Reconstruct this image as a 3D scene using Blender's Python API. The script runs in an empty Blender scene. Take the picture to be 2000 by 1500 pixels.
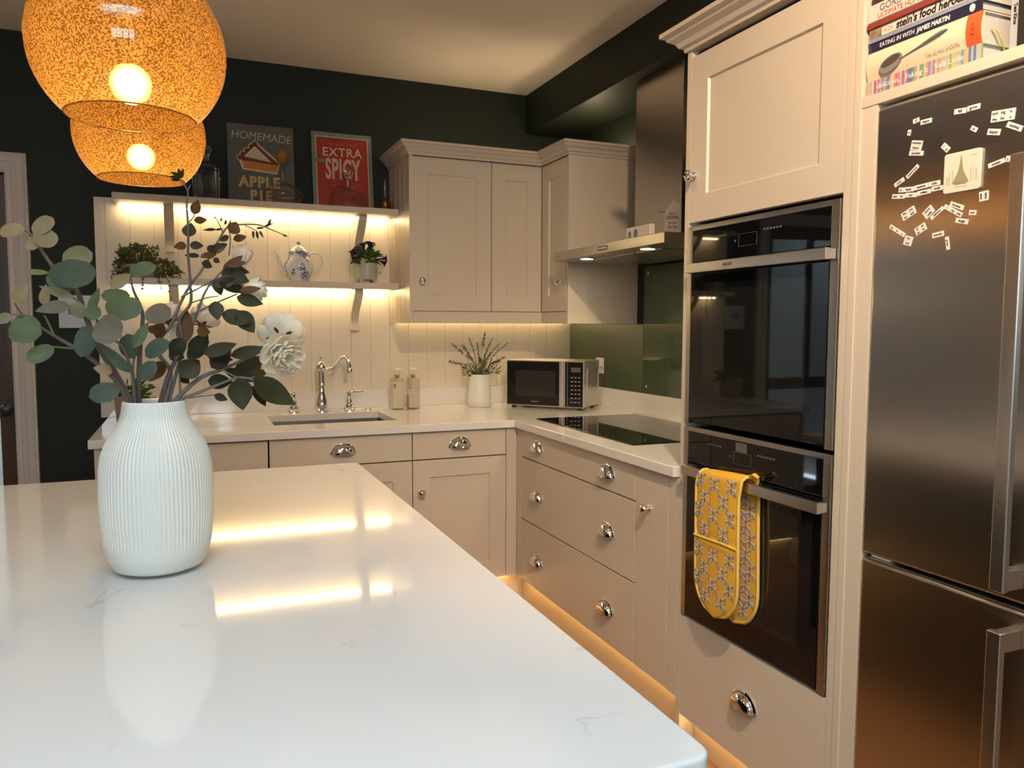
import bpy, bmesh, math, random
from math import sin, cos, pi, radians as rad
from mathutils import Vector, Matrix
S = bpy.context.scene
COL = S.collection
random.seed(7)

# ---------------- camera ----------------
YAW, PITCH, ROLL, FPX = rad(22.65), rad(4.33), rad(.17), 1510.0
CAM = Vector((0, 0, 1.35))
_f = Vector((sin(YAW)*cos(PITCH), cos(YAW)*cos(PITCH), -sin(PITCH)))
_r = Vector((cos(YAW), -sin(YAW), 0)); _u = _r.cross(_f)
CR = cos(ROLL)*_r + sin(ROLL)*_u; CU = -sin(ROLL)*_r + cos(ROLL)*_u; CF = _f
cd = bpy.data.cameras.new('camera'); cam = bpy.data.objects.new('camera', cd); COL.objects.link(cam)
cam.matrix_world = Matrix((( CR.x, CU.x, -CF.x, CAM.x), (CR.y, CU.y, -CF.y, CAM.y), (CR.z, CU.z, -CF.z, CAM.z), (0, 0, 0, 1)))
cd.sensor_width = 36; cd.lens = 36*FPX/2000; cd.clip_start = .02
S.camera = cam
# ---------------- world, exposure, daylight ----------------
S.view_settings.view_transform = 'Standard'; S.view_settings.look = 'None'
S.view_settings.gamma = 1; S.view_settings.use_curve_mapping = False
S.view_settings.exposure = 0.93
W = bpy.data.worlds.new('sky'); S.world = W; W.use_nodes = True
bg = W.node_tree.nodes['Background']
bg.inputs[0].default_value = (.66, .825, 1.0, 1); bg.inputs[1].default_value = 8.9
def portal(name, loc, rot, sx, sy):
    l = bpy.data.lights.new(name, 'AREA'); l.shape = 'RECTANGLE'; l.size = sx; l.size_y = sy
    l.cycles.is_portal = True
    o = bpy.data.objects.new(name, l); o.location = loc; o.rotation_euler = rot; COL.objects.link(o)
portal('window_light_rear', (-.3, -1.98, 1.8), (rad(90), 0, 0), 1.6, .8)
portal('window_light_roof', (-.25, -.375, 2.64), (0, 0, 0), 1.5, 1.25)
def fill_spot(x, y, tx, ty, tz, e, size=100):  # added ceiling spots out of view, brightening the tall units and the room
    l = bpy.data.lights.new('fill_spot', 'SPOT'); l.energy = e; l.color = (1, .70, .43); l.spot_size = rad(size); l.spot_blend = 1; l.shadow_soft_size = .04
    o = bpy.data.objects.new('fill_spot', l); o.location = (x, y, 2.625); COL.objects.link(o)
    o.rotation_euler = (Vector((x, y, 2.625))-Vector((tx, ty, tz))).to_track_quat('Z', 'Y').to_euler()
DL = [(.62, .45, 1.41, 1.5, 1.6, 112), (.62, 1.9, 1.35, 3.0, .7, 12), (-1.35, 1.2, -2.0, 3.0, .9, 24), (.55, -1.75, .5, -1.7, 0, 10)]
for q in DL: fill_spot(*q)
portal('hall_opening_portal', (-1.9, 5.1, 2.49), (0, 0, 0), .8, .9)  # sky portal for the gap added in the hall ceiling

def at(u, v, ax, val):
    d = CR*((u-1000)/FPX) - CU*((v-750)/FPX) + CF
    t = (val-CAM[ax])/d[ax]
    return CAM + d*t

# ---------------- object helpers ----------------
WM = {}
def tag(o, label, cat, group=None, kind=None):
    if label: o['label'] = label
    if cat: o['category'] = cat
    if group: o['group'] = group
    if kind: o['kind'] = kind
    return o
def thing(name, label, cat, loc=(0, 0, 0), rz=0, group=None, rot=None):
    o = bpy.data.objects.new(name, None); COL.objects.link(o)
    o.empty_display_size = .05
    o.location = loc; o.rotation_euler = rot if rot else (0, 0, rz)
    WM[o] = Matrix.Translation(Vector(loc)) @ o.rotation_euler.to_matrix().to_4x4()
    return tag(o, label, cat, group)
def wmat(p):
    while p is not None and p not in WM: p = p.parent
    return WM[p] if p is not None else Matrix.Identity(4)
def children(o): return [c for c in bpy.data.objects if c.parent == o]
def copy_tree(o, parent=None):
    c = o.copy(); COL.objects.link(c)
    if parent is not None: c.parent = parent
    for ch in KIDS.get(o, []): KIDS.setdefault(c, []).append(copy_tree(ch, c))
    if o in WM: WM[c] = WM[o].copy()
    return c
KIDS = {}

class B:
    """collects shapes into one mesh"""
    def __init__(s): s.bm = bmesh.new(); s.mi = 0
    def _new(s, f0, M=None, v0=None):
        fs = [f for f in s.bm.faces if f.index == -1]
    def add(s, verts, faces, M=None, smooth=True):
        vs = [s.bm.verts.new(M @ Vector(v) if M else v) for v in verts]
        out = []
        for f in faces:
            try:
                fc = s.bm.faces.new([vs[i] for i in f]); fc.material_index = s.mi; fc.smooth = smooth; out.append(fc)
            except ValueError: pass
        return vs, out
    def box(s, x0, x1, y0, y1, z0, z1, bev=0, M=None, seg=2):
        v = [(x0,y0,z0),(x1,y0,z0),(x1,y1,z0),(x0,y1,z0),(x0,y0,z1),(x1,y0,z1),(x1,y1,z1),(x0,y1,z1)]
        f = [(0,3,2,1),(4,5,6,7),(0,1,5,4),(1,2,6,5),(2,3,7,6),(3,0,4,7)]
        vs, fs = s.add(v, f, M)
        if bev: s.bev(fs, bev, seg)
        return fs
    def bev(s, fs, w, seg=2):
        es = list({e for f in fs for e in f.edges})
        r = bmesh.ops.bevel(s.bm, geom=es, offset=w, segments=seg, profile=.5, affect='EDGES', clamp_overlap=True)
        for f in r['faces']: f.material_index = s.mi; f.smooth = True
    def lathe(s, prof, M=None, n=32, cap=True, ripple=None):
        vs = []; rings = []
        for (r, z) in prof:
            if r < 1e-6: rings.append([s.bm.verts.new(M @ Vector((0,0,z)) if M else (0,0,z))]); continue
            ring = []
            for k in range(n):
                a = 2*pi*k/n; rr = r*(ripple(a, r, z) if ripple else 1)
                p = Vector((rr*cos(a), rr*sin(a), z)); ring.append(s.bm.verts.new(M @ p if M else p))
            rings.append(ring)
        for a, b in zip(rings, rings[1:]):
            for k in range(n):
                k2 = (k+1) % n
                if len(a) == 1 and len(b) == 1: break
                q = [a[0], b[k2], b[k]] if len(a) == 1 else ([a[k], a[k2], b[0]] if len(b) == 1 else [a[k], a[k2], b[k2], b[k]])
                fc = s.bm.faces.new(q); fc.material_index = s.mi; fc.smooth = True
        if cap:
            for ring, rev in ((rings[0], True), (rings[-1], False)):
                if len(ring) > 2:
                    fc = s.bm.faces.new(ring[::-1] if rev else ring); fc.material_index = s.mi; fc.smooth = True
        return rings
    def cyl(s, r, z0, z1, M=None, n=24, bev=0):
        if bev: s.lathe([(r-bev, z0), (r, z0+bev), (r, z1-bev), (r-bev, z1)], M, n)
        else: s.lathe([(r, z0), (r, z1)], M, n)
    def tube(s, pts, rads, n=8, closed=False, M=None, cap=True, flat=1):
        pts = [Vector(p) for p in pts]
        if not hasattr(rads, '__len__'): rads = [rads]*len(pts)
        rings = []; up = None
        for i, p in enumerate(pts):
            a = pts[i-1] if (i > 0 or closed) else p; b = pts[(i+1) % len(pts)] if (i < len(pts)-1 or closed) else p
            t = (b-a); t = t.normalized() if t.length > 1e-9 else Vector((0,0,1))
            if up is None:
                up = Vector((0,0,1)) if abs(t.z) < .9 else Vector((1,0,0))
            sd = t.cross(up)
            if sd.length < 1e-5: sd = t.cross(Vector((1,0,0)))
            sd.normalize(); up = sd.cross(t).normalized()
            ring = []
            for k in range(n):
                an = 2*pi*k/n
                q = p + (sd*cos(an) + up*sin(an)*flat)*rads[i]
                ring.append(s.bm.verts.new(M @ q if M else q))
            rings.append(ring)
        N = len(rings)
        for i in range(N if closed else N-1):
            a, b = rings[i], rings[(i+1) % N]
            for k in range(n):
                fc = s.bm.faces.new([a[k], a[(k+1) % n], b[(k+1) % n], b[k]]); fc.material_index = s.mi; fc.smooth = True
        if cap and not closed:
            for ring, rev in ((rings[0], True), (rings[-1], False)):
                fc = s.bm.faces.new(ring[::-1] if rev else ring); fc.material_index = s.mi; fc.smooth = True
    def prism(s, poly, d0, d1, plane='xz', M=None, bev=0, seg=2):
        """poly in plane, extruded along the remaining axis from d0 to d1"""
        def P3(a, b, d):
            return {'xz': (a, d, b), 'xy': (a, b, d), 'yz': (d, a, b)}[plane]
        n = len(poly)
        v = [P3(a, b, d0) for a, b in poly] + [P3(a, b, d1) for a, b in poly]
        f = [tuple(range(n)), tuple(range(2*n-1, n-1, -1))] + [(i, n+i, n+(i+1) % n, (i+1) % n) for i in range(n)]
        vs, fs = s.add(v, f, M)
        bmesh.ops.recalc_face_normals(s.bm, faces=fs)
        if bev: s.bev(fs, bev, seg)
        return fs
    def sweep(s, prof, path, closed=False, M=None):
        """prof: list of (out, up); path: xy points; out is to the left-hand normal of travel, mitred"""
        P = [Vector(p) for p in path]; n = len(P); rings = []
        for i, p in enumerate(P):
            d0 = (P[i]-P[i-1]).normalized() if (i > 0 or closed) else None
            d1 = (P[(i+1) % n]-P[i]).normalized() if (i < n-1 or closed) else None
            if d0 is None: d0 = d1
            if d1 is None: d1 = d0
            n0 = Vector((-d0.y, d0.x)); n1 = Vector((-d1.y, d1.x)); m = (n0+n1); m = m/ max(.2, m.dot(n0))
            ring = []
            for (o, z) in prof:
                q = Vector((p.x+m.x*o, p.y+m.y*o, z)); ring.append(s.bm.verts.new(M @ q if M else q))
            rings.append(ring)
        k = len(prof); fs = []
        for i in range(n if closed else n-1):
            a, b = rings[i], rings[(i+1) % n]
            for j in range(k):
                fs.append(s.bm.faces.new([a[j], a[(j+1) % k], b[(j+1) % k], b[j]]))
        if not closed:
            fs.append(s.bm.faces.new(rings[0])); fs.append(s.bm.faces.new(rings[-1][::-1]))
        for f in fs: f.material_index = s.mi; f.smooth = True
        bmesh.ops.recalc_face_normals(s.bm, faces=fs)
    def grid(s, xs, ys, inside, z0, z1, bev=0, seg=3):
        """slab made of grid cells where inside(cx,cy); edges bevelled"""
        vt = {}
        def V(i, j):
            if (i, j) not in vt: vt[(i, j)] = s.bm.verts.new((xs[i], ys[j], z1))
            return vt[(i, j)]
        fs = []
        for i in range(len(xs)-1):
            for j in range(len(ys)-1):
                if inside((xs[i]+xs[i+1])/2, (ys[j]+ys[j+1])/2):
                    fs.append(s.bm.faces.new([V(i,j), V(i+1,j), V(i+1,j+1), V(i,j+1)]))
        r = bmesh.ops.extrude_face_region(s.bm, geom=fs, use_keep_orig=True)
        nv = [g for g in r['geom'] if isinstance(g, bmesh.types.BMVert)]; nf = [g for g in r['geom'] if isinstance(g, bmesh.types.BMFace)]
        for v in nv: v.co.z = z0
        allf = set(fs) | set(nf) | {f for v in nv for f in v.link_faces}
        for f in allf: f.material_index = s.mi; f.smooth = True
        bmesh.ops.recalc_face_normals(s.bm, faces=list(allf))
        s.bm.normal_update()
        if bev:
            es = [e for e in {e for f in allf for e in f.edges} if len(e.link_faces) == 2 and e.calc_face_angle(0) > .5]
            rr = bmesh.ops.bevel(s.bm, geom=es, offset=bev, segments=seg, profile=.5, affect='EDGES', clamp_overlap=True)
            for f in rr['faces']: f.material_index = s.mi; f.smooth = True
    def mesh(s, me, M=None):
        nf = len(s.bm.faces); tmp = bmesh.new(); tmp.from_mesh(me)
        if M: tmp.transform(M)
        t2 = bpy.data.meshes.new('t'); tmp.to_mesh(t2); tmp.free()
        s.bm.from_mesh(t2); bpy.data.meshes.remove(t2)
        s.bm.faces.ensure_lookup_table()
        for i in range(nf, len(s.bm.faces)): s.bm.faces[i].material_index = s.mi
    def text(s, txt, size, M, ext=.0002, shear=0, off=0, sx=1, align='CENTER', spacing=1):
        c = bpy.data.curves.new('t', 'FONT'); c.body = txt; c.size = size; c.extrude = ext; c.shear = shear
        c.offset = off; c.align_x = align; c.align_y = 'CENTER'; c.space_character = spacing; c.resolution_u = 3
        o = bpy.data.objects.new('t', c); me = bpy.data.meshes.new_from_object(o)
        s.mesh(me, M @ Matrix.Diagonal((sx, 1, 1, 1))); bpy.data.objects.remove(o); bpy.data.curves.remove(c); bpy.data.meshes.remove(me)

def out(name, b, mats, parent=None, world=False, sharp=35, label=None, M=None):
    me = bpy.data.meshes.new(name)
    if M: b.bm.transform(M)
    if parent is not None and world: b.bm.transform(wmat(parent).inverted())
    b.bm.to_mesh(me); b.bm.free()
    if not isinstance(mats, (list, tuple)): mats = [mats]
    for m in mats: me.materials.append(m)
    me.set_sharp_from_angle(angle=rad(sharp))
    o = bpy.data.objects.new(name, me); COL.objects.link(o)
    if parent is not None: o.parent = parent; KIDS.setdefault(parent, []).append(o)
    if label: o['label'] = label
    if sharp <= 60:
        wn = o.modifiers.new('weighted_normal', 'WEIGHTED_NORMAL'); wn.keep_sharp = True; wn.weight = 50
    return o
def struct(name, b, m, sharp=35):
    o = out(name, b, m, sharp=sharp); o['kind'] = 'structure'; return o
T = Matrix.Translation
def R(a, ax): return Matrix.Rotation(rad(a), 4, ax)

# ---------------- materials ----------------
def nodes(name):
    m = bpy.data.materials.new(name); m.use_nodes = True
    nt = m.node_tree; return m, nt, nt.nodes['Principled BSDF']
def mat(name, col, rough=.5, metal=0, spec=.5, bump=None, vary=None, coat=0, trans=0, ior=1.5, emit=None, estr=0, aniso=0, alpha=1):
    m, nt, p = nodes(name)
    p.inputs['Base Color'].default_value = (*col, 1); p.inputs['Roughness'].default_value = rough
    p.inputs['Metallic'].default_value = metal; p.inputs['Specular IOR Level'].default_value = spec
    p.inputs['Coat Weight'].default_value = coat; p.inputs['Coat Roughness'].default_value = .05
    p.inputs['Transmission Weight'].default_value = trans; p.inputs['IOR'].default_value = ior
    p.inputs['Alpha'].default_value = alpha
    if aniso: p.inputs['Anisotropic'].default_value = aniso
    if emit: p.inputs['Emission Color'].default_value = (*emit, 1); p.inputs['Emission Strength'].default_value = estr
    if bump or vary:
        tc = nt.nodes.new('ShaderNodeTexCoord'); mp = nt.nodes.new('ShaderNodeMapping'); nt.links.new(tc.outputs['Object'], mp.inputs[0])
        nz = nt.nodes.new('ShaderNodeTexNoise'); nt.links.new(mp.outputs[0], nz.inputs[0])
        sc = (bump or vary)[0]
        if hasattr(sc, '__len__'): mp.inputs['Scale'].default_value = sc; nz.inputs['Scale'].default_value = 1
        else: nz.inputs['Scale'].default_value = sc
        nz.inputs['Detail'].default_value = 4
        if bump:
            bp = nt.nodes.new('ShaderNodeBump'); bp.inputs['Strength'].default_value = bump[1]; bp.inputs['Distance'].default_value = .002
            nt.links.new(nz.outputs[0], bp.inputs['Height']); nt.links.new(bp.outputs[0], p.inputs['Normal'])
        if vary:
            r = nt.nodes.new('ShaderNodeValToRGB'); r.color_ramp.elements[0].position = .3; r.color_ramp.elements[1].position = .7
            r.color_ramp.elements[0].color = (*col, 1); r.color_ramp.elements[1].color = (*vary[1], 1)
            nt.links.new(nz.outputs[0], r.inputs[0]); nt.links.new(r.outputs[0], p.inputs['Base Color'])
    return m

PAINT = mat('cashmere_paint', (.59, .52, .425), .38, bump=(90, .03))
PANEL = mat('cream_panel_paint', (.72, .65, .54), .42)
GREEN = mat('dark_green_wall', (.0085, .0135, .008), .6, spec=.35, bump=(60, .08))
CEIL = mat('ceiling_paint', (.78, .71, .62), .8)
WHITEW = mat('white_gloss_trim', (.62, .56, .52), .4)
CHROME = mat('chrome', (.82, .80, .78), .06, 1)
STEEL = mat('brushed_steel', (.50, .47, .43), .30, 1, bump=((3, 3, 400), .05))
STEELD = mat('fridge_steel', (.52, .48, .43), .25, 1, aniso=.9)
_nt = STEELD.node_tree; _tg = _nt.nodes.new('ShaderNodeTangent'); _tg.direction_type = 'RADIAL'; _tg.axis = 'Z'
_nt.links.new(_tg.outputs[0], _nt.nodes['Principled BSDF'].inputs['Tangent'])
STEELL = mat('handle_steel', (.62, .60, .57), .30, 1)
BLACKG = mat('black_glass', (.004, .004, .005), .03, 0, .6)
BLACKP = mat('black_plastic', (.012, .012, .013), .35)
DARK = mat('dark_gap', (.01, .008, .007), .9)
PRINT = mat('grey_print', (.30, .30, .30), .5)
PRINTW = mat('pale_print', (.55, .55, .52), .5)
CERAM = mat('white_ceramic', (.80, .79, .74), .22)
SINKM = mat('sink_steel', (.45, .44, .42), .28, 1)

def quartz():
    m, nt, p = nodes('white_quartz')
    N = nt.nodes; L = nt.links
    tc = N.new('ShaderNodeTexCoord'); n1 = N.new('ShaderNodeTexNoise'); n1.inputs['Scale'].default_value = 2.2; n1.inputs['Detail'].default_value = 8; n1.inputs['Distortion'].default_value = 1.4
    L.new(tc.outputs['Object'], n1.inputs[0])
    a = N.new('ShaderNodeMath'); a.operation = 'SUBTRACT'; a.inputs[1].default_value = .5; L.new(n1.outputs[0], a.inputs[0])
    b = N.new('ShaderNodeMath'); b.operation = 'ABSOLUTE'; L.new(a.outputs[0], b.inputs[0])
    r = N.new('ShaderNodeValToRGB'); r.color_ramp.elements[0].position = 0; r.color_ramp.elements[1].position = .006
    r.color_ramp.elements[0].color = (1, 1, 1, 1); r.color_ramp.elements[1].color = (0, 0, 0, 1); L.new(b.outputs[0], r.inputs[0])
    n2 = N.new('ShaderNodeTexNoise'); n2.inputs['Scale'].default_value = 7; n2.inputs['Detail'].default_value = 3; L.new(tc.outputs['Object'], n2.inputs[0])
    r2 = N.new('ShaderNodeValToRGB'); r2.color_ramp.elements[0].position = .56; r2.color_ramp.elements[1].position = .68; L.new(n2.outputs[0], r2.inputs[0])
    mu = N.new('ShaderNodeMath'); mu.operation = 'MULTIPLY'; L.new(r.outputs[0], mu.inputs[0]); L.new(r2.outputs[0], mu.inputs[1])
    mx = N.new('ShaderNodeMix'); mx.data_type = 'RGBA'; mx.inputs[6].default_value = (.76, .745, .725, 1); mx.inputs[7].default_value = (.60, .59, .575, 1)
    L.new(mu.outputs[0], mx.inputs[0]); L.new(mx.outputs[2], p.inputs['Base Color'])
    p.inputs['Roughness'].default_value = .055; p.inputs['Specular IOR Level'].default_value = .55
    return m
QUARTZ = quartz()

def wood(name, c1, c2, scale, rough=.35):
    m, nt, p = nodes(name); N = nt.nodes; L = nt.links
    tc = N.new('ShaderNodeTexCoord'); mp = N.new('ShaderNodeMapping'); mp.inputs['Scale'].default_value = scale; L.new(tc.outputs['Object'], mp.inputs[0])
    nz = N.new('ShaderNodeTexNoise'); nz.inputs['Scale'].default_value = 3; nz.inputs['Detail'].default_value = 6; nz.inputs['Distortion'].default_value = .8; L.new(mp.outputs[0], nz.inputs[0])
    r = N.new('ShaderNodeValToRGB'); r.color_ramp.elements[0].position = .3; r.color_ramp.elements[1].position = .7
    r.color_ramp.elements[0].color = (*c1, 1); r.color_ramp.elements[1].color = (*c2, 1); L.new(nz.outputs[0], r.inputs[0]); L.new(r.outputs[0], p.inputs['Base Color'])
    p.inputs['Roughness'].default_value = rough
    return m
FLOORW = wood('oak_floor', (.25, .115, .04), (.38, .19, .075), (6, 1, 1), .5)
DARKW = wood('dark_door_wood', (.035, .012, .007), (.085, .03, .015), (8, 8, .6))

def emis(name, col, st):
    m = bpy.data.materials.new(name); m.use_nodes = True; nt = m.node_tree; nt.nodes.clear()
    e = nt.nodes.new('ShaderNodeEmission'); e.inputs[0].default_value = (*col, 1); e.inputs[1].default_value = st
    o = nt.nodes.new('ShaderNodeOutputMaterial'); nt.links.new(e.outputs[0], o.inputs[0]); return m
LED = emis('led_strip_glow', (1, .74, .38), 17)
LEDF = emis('led_plinth_glow', (1, .60, .22), 9)
SPOT = emis('hood_lamp_glow', (1, .80, .52), 60)
BULB = emis('bulb_glow', (1, .70, .32), 44)
_n = BULB.node_tree.nodes; _l = BULB.node_tree.links; _w = _n.new('ShaderNodeLayerWeight'); _w.inputs[0].default_value = .5
_a = _n.new('ShaderNodeMath'); _a.operation = 'SUBTRACT'; _a.inputs[0].default_value = 1.02; _l.new(_w.outputs['Facing'], _a.inputs[1])
_p = _n.new('ShaderNodeMath'); _p.operation = 'POWER'; _p.inputs[1].default_value = 2; _l.new(_a.outputs[0], _p.inputs[0])
_m = _n.new('ShaderNodeMath'); _m.operation = 'MULTIPLY'; _m.inputs[1].default_value = 100; _l.new(_p.outputs[0], _m.inputs[0])
_l.new(_m.outputs[0], [q for q in _n if q.type == 'EMISSION'][0].inputs[1])

def leafmat(name, c, back, rough=.5, tr=.25):
    m = bpy.data.materials.new(name); m.use_nodes = True; nt = m.node_tree; N = nt.nodes; L = nt.links
    p = N['Principled BSDF']; o = N['Material Output']
    g = N.new('ShaderNodeNewGeometry'); mx = N.new('ShaderNodeMix'); mx.data_type = 'RGBA'
    tc = N.new('ShaderNodeTexCoord'); nz = N.new('ShaderNodeTexNoise'); nz.inputs['Scale'].default_value = 30; L.new(tc.outputs['Object'], nz.inputs[0])
    mx.inputs[6].default_value = (*c, 1); mx.inputs[7].default_value = (*back, 1); L.new(g.outputs['Backfacing'], mx.inputs[0])
    m2 = N.new('ShaderNodeMix'); m2.data_type = 'RGBA'; m2.blend_type = 'MULTIPLY'; m2.inputs[0].default_value = .5
    L.new(mx.outputs[2], m2.inputs[6])
    rr = N.new('ShaderNodeValToRGB'); rr.color_ramp.elements[0].color = (.55, .55, .5, 1); rr.color_ramp.elements[0].position = .3; rr.color_ramp.elements[1].position = .7; L.new(nz.outputs[0], rr.inputs[0]); L.new(rr.outputs[0], m2.inputs[7])
    L.new(m2.outputs[2], p.inputs['Base Color']); p.inputs['Roughness'].default_value = rough; p.inputs['Specular IOR Level'].default_value = .22
    t = N.new('ShaderNodeBsdfTranslucent'); L.new(m2.outputs[2], t.inputs[0])
    s = N.new('ShaderNodeMixShader'); s.inputs[0].default_value = tr; L.new(p.outputs[0], s.inputs[1]); L.new(t.outputs[0], s.inputs[2]); L.new(s.outputs[0], o.inputs[0])
    return m

def glassmat(name, col, rough=.02, tint=.9, fac=.12):
    """thin clear glass: transparent plus sharp reflection"""
    m = bpy.data.materials.new(name); m.use_nodes = True; nt = m.node_tree; N = nt.nodes; L = nt.links; N.clear()
    o = N.new('ShaderNodeOutputMaterial'); t = N.new('ShaderNodeBsdfTransparent'); t.inputs[0].default_value = (*col, 1)
    g = N.new('ShaderNodeBsdfGlossy'); g.inputs['Roughness'].default_value = rough
    lw = N.new('ShaderNodeLayerWeight'); lw.inputs[0].default_value = .5
    pw = N.new('ShaderNodeMath'); pw.operation = 'POWER'; pw.inputs[1].default_value = 4; L.new(lw.outputs['Facing'], pw.inputs[0])
    ad = N.new('ShaderNodeMath'); ad.operation = 'MULTIPLY_ADD'; ad.inputs[1].default_value = .75; ad.inputs[2].default_value = fac*.5; L.new(pw.outputs[0], ad.inputs[0])
    s = N.new('ShaderNodeMixShader'); L.new(ad.outputs[0], s.inputs[0]); L.new(t.outputs[0], s.inputs[1]); L.new(g.outputs[0], s.inputs[2]); L.new(s.outputs[0], o.inputs[0])
    return m
CUTG = mat('cut_glass', (.95, .93, .9), .04, trans=1, ior=1.45)
CLEARG = glassmat('clear_glass', (.93, .93, .90))

# ---------------- room shell ----------------
XR, YB, YP, ZC = 2.10, 4.12, 4.105, 2.65
XL, YR = -2.15, -2.0
b = B(); b.box(XL-.1, XR+.1, YR-.1, YB+1.9, -.1, 0); struct('floor', b, FLOORW)
SKX0, SKX1, SKY0, SKY1 = -1.0, .5, -1.0, .25
b = B()
b.box(XL-.1, XR+.1, SKY1, YB+.12, ZC, ZC+.1); b.box(XL-.1, XR+.1, YR-.1, SKY0, ZC, ZC+.1); b.box(XL-.1, SKX0, SKY0, SKY1, ZC, ZC+.1); b.box(SKX1, XR+.1, SKY0, SKY1, ZC, ZC+.1)
struct('ceiling', b, CEIL)
b = B(); b.box(SKX0, SKX0+.03, SKY0, SKY1, ZC+.0005, ZC+.25); b.box(SKX1-.03, SKX1, SKY0, SKY1, ZC+.0005, ZC+.25); b.box(SKX0+.03, SKX1-.03, SKY0, SKY0+.03, ZC+.0005, ZC+.25); b.box(SKX0+.03, SKX1-.03, SKY1-.03, SKY1, ZC+.0005, ZC+.25)
wf2 = struct('window_2', b, WHITEW)
b = B(); b.box(SKX0+.03, SKX1-.03, SKY0+.03, SKY1-.03, ZC+.20, ZC+.206); out('pane', b, CLEARG, wf2)
for q, ql in zip(DL, ('added unseen ceiling spot brightening the tall ovens and fridge', 'added unseen ceiling spot brightening the hob drawers', 'added unseen ceiling spot brightening the left of the room by the stone wall', 'added unseen ceiling spot near the rear window')):
    t_ = thing('added_ceiling_spot', ql, 'ceiling light', (q[0], q[1], ZC-.012), 0, 'added ceiling fill spots')  # fittings for the added spots, out of view
    b = B(); b.lathe([(.030, 0), (.042, 0), (.044, .006), (.044, .0118), (.030, .0118)], None, 24, cap=False); out('bezel', b, CERAM, t_)
    b = B(); b.lathe([(0, .008), (.0295, .008)], None, 24, cap=False); out('lamp', b, emis('fill_spot_glow', (1, .72, .45), 20), t_)
DX0, DX1, DZ = -1.56, -.742, 2.025
b = B()
b.box(XL, DX0, YB, YB+.12, 0, ZC); b.box(DX1, XR, YB, YB+.12, 0, ZC); b.box(DX0, DX1, YB, YB+.12, DZ, ZC)
struct('wall_back', b, GREEN)
b = B(); b.box(XR, XR+.12, YR, YB+.12, 0, ZC); struct('wall_right', b, GREEN)
b = B(); b.box(XL-.12, XL, YR, YB+.12, 0, ZC); struct('wall_left', b, mat('warm_stone_wall', (.46, .38, .29), .7))
WX0, WX1, WZ = -1.1, .5, 2.2
b = B()
b.box(XL, WX0, YR-.12, YR, 0, ZC); b.box(WX1, XR, YR-.12, YR, 0, ZC); b.box(WX0, WX1, YR-.12, YR, WZ, ZC); b.box(WX0, WX1, YR-.12, YR, 0, 1.4)
struct('wall_rear', b, mat('pale_rear_wall', (.5, .47, .43), .7))
# glazed doors of the rear wall
b = B()
for k in range(5):
    x = WX0+(WX1-WX0)*k/4; b.box(x-.03, x+.03, YR-.09, YR-.03, 1.4, WZ, .004)
b.box(WX0, WX1, YR-.09, YR-.03, 1.4, 1.46, .004); b.box(WX0, WX1, YR-.09, YR-.03, WZ-.07, WZ, .004)
wf = struct('window_1', b, WHITEW)
b = B(); b.box(WX0, WX1, YR-.063, YR-.057, 1.44, WZ-.05); g = out('pane', b, CLEARG, wf)
# boxed-in beam over the hob wall
b = B(); b.box(1.80, XR, YR, YB, 2.432, ZC, .004); struct('trim_1', b, GREEN)
# architrave of the doorway
b = B()
prof = [(0, 0), (0, .012), (.008, .018), (.022, .014), (.030, .020), (.042, .022), (.050, .016), (.070, .018), (.080, .026), (.087, .022), (.088, 0)]
def arch_bar(p0, p1):
    pass
ax0, ax1, az = DX0, DX1, DZ
# three sided architrave: swept profile in the xz plane standing off the wall
pts = [(ax1, 0), (ax1, az), (ax0, az), (ax0, 0)]
P = [Vector(q) for q in pts]; rings = []
for i, p in enumerate(P):
    d0 = (P[i]-P[i-1]).normalized() if i else (P[1]-P[0]).normalized(); d1 = (P[i+1]-P[i]).normalized() if i < 3 else d0
    n0 = Vector((d0.y, -d0.x)); n1 = Vector((d1.y, -d1.x)); m_ = (n0+n1); m_ /= m_.dot(n0)
    rings.append([b.bm.verts.new((p.x+m_.x*o_, YB-t_, p.y+m_.y*o_)) for o_, t_ in prof])
for a_, c_ in zip(rings, rings[1:]):
    for j in range(len(prof)-1): b.bm.faces.new([a_[j], a_[j+1], c_[j+1], c_[j]]).smooth = True
struct('trim_2', b, WHITEW)
# closed dark wooden door with glass panels
b = B(); Y0, Y1 = YB+.030, YB+.070; sw = .064; x0, x1 = DX0+.002, DX1-.002
b.box(x0, x0+sw, Y0, Y1, .008, DZ-.004, .003); b.box(x1-sw, x1, Y0, Y1, .008, DZ-.004, .003)
for z0, z1 in ((.008, .22), (.92, 1.0), (1.93, DZ-.004)): b.box(x0+sw-.001, x1-sw+.001, Y0+.001, Y1-.001, z0, z1, .003)
b.box((x0+x1)/2-.02, (x0+x1)/2+.02, Y0+.002, Y1-.002, 1.0, 1.93, .003)
dd = struct('door_1', b, DARKW)
b = B(); b.box(x0+sw, x1-sw, YB+.048, YB+.052, .22, .92); out('pane', b, CLEARG, dd)
b = B(); b.box(x0+sw, x1-sw, YB+.048, YB+.052, 1.0, 1.93); out('pane', b, CLEARG, dd)
b = B(); M_ = T((x1-.035, Y0, .96)) @ R(90, 'X'); b.lathe([(.022, 0), (.022, .006), (.008, .010), (.008, .030), (.024, .040), (.027, .055), (.018, .066), (0, .070)], M_); out('door_handle', b, BLACKP, dd)
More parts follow.
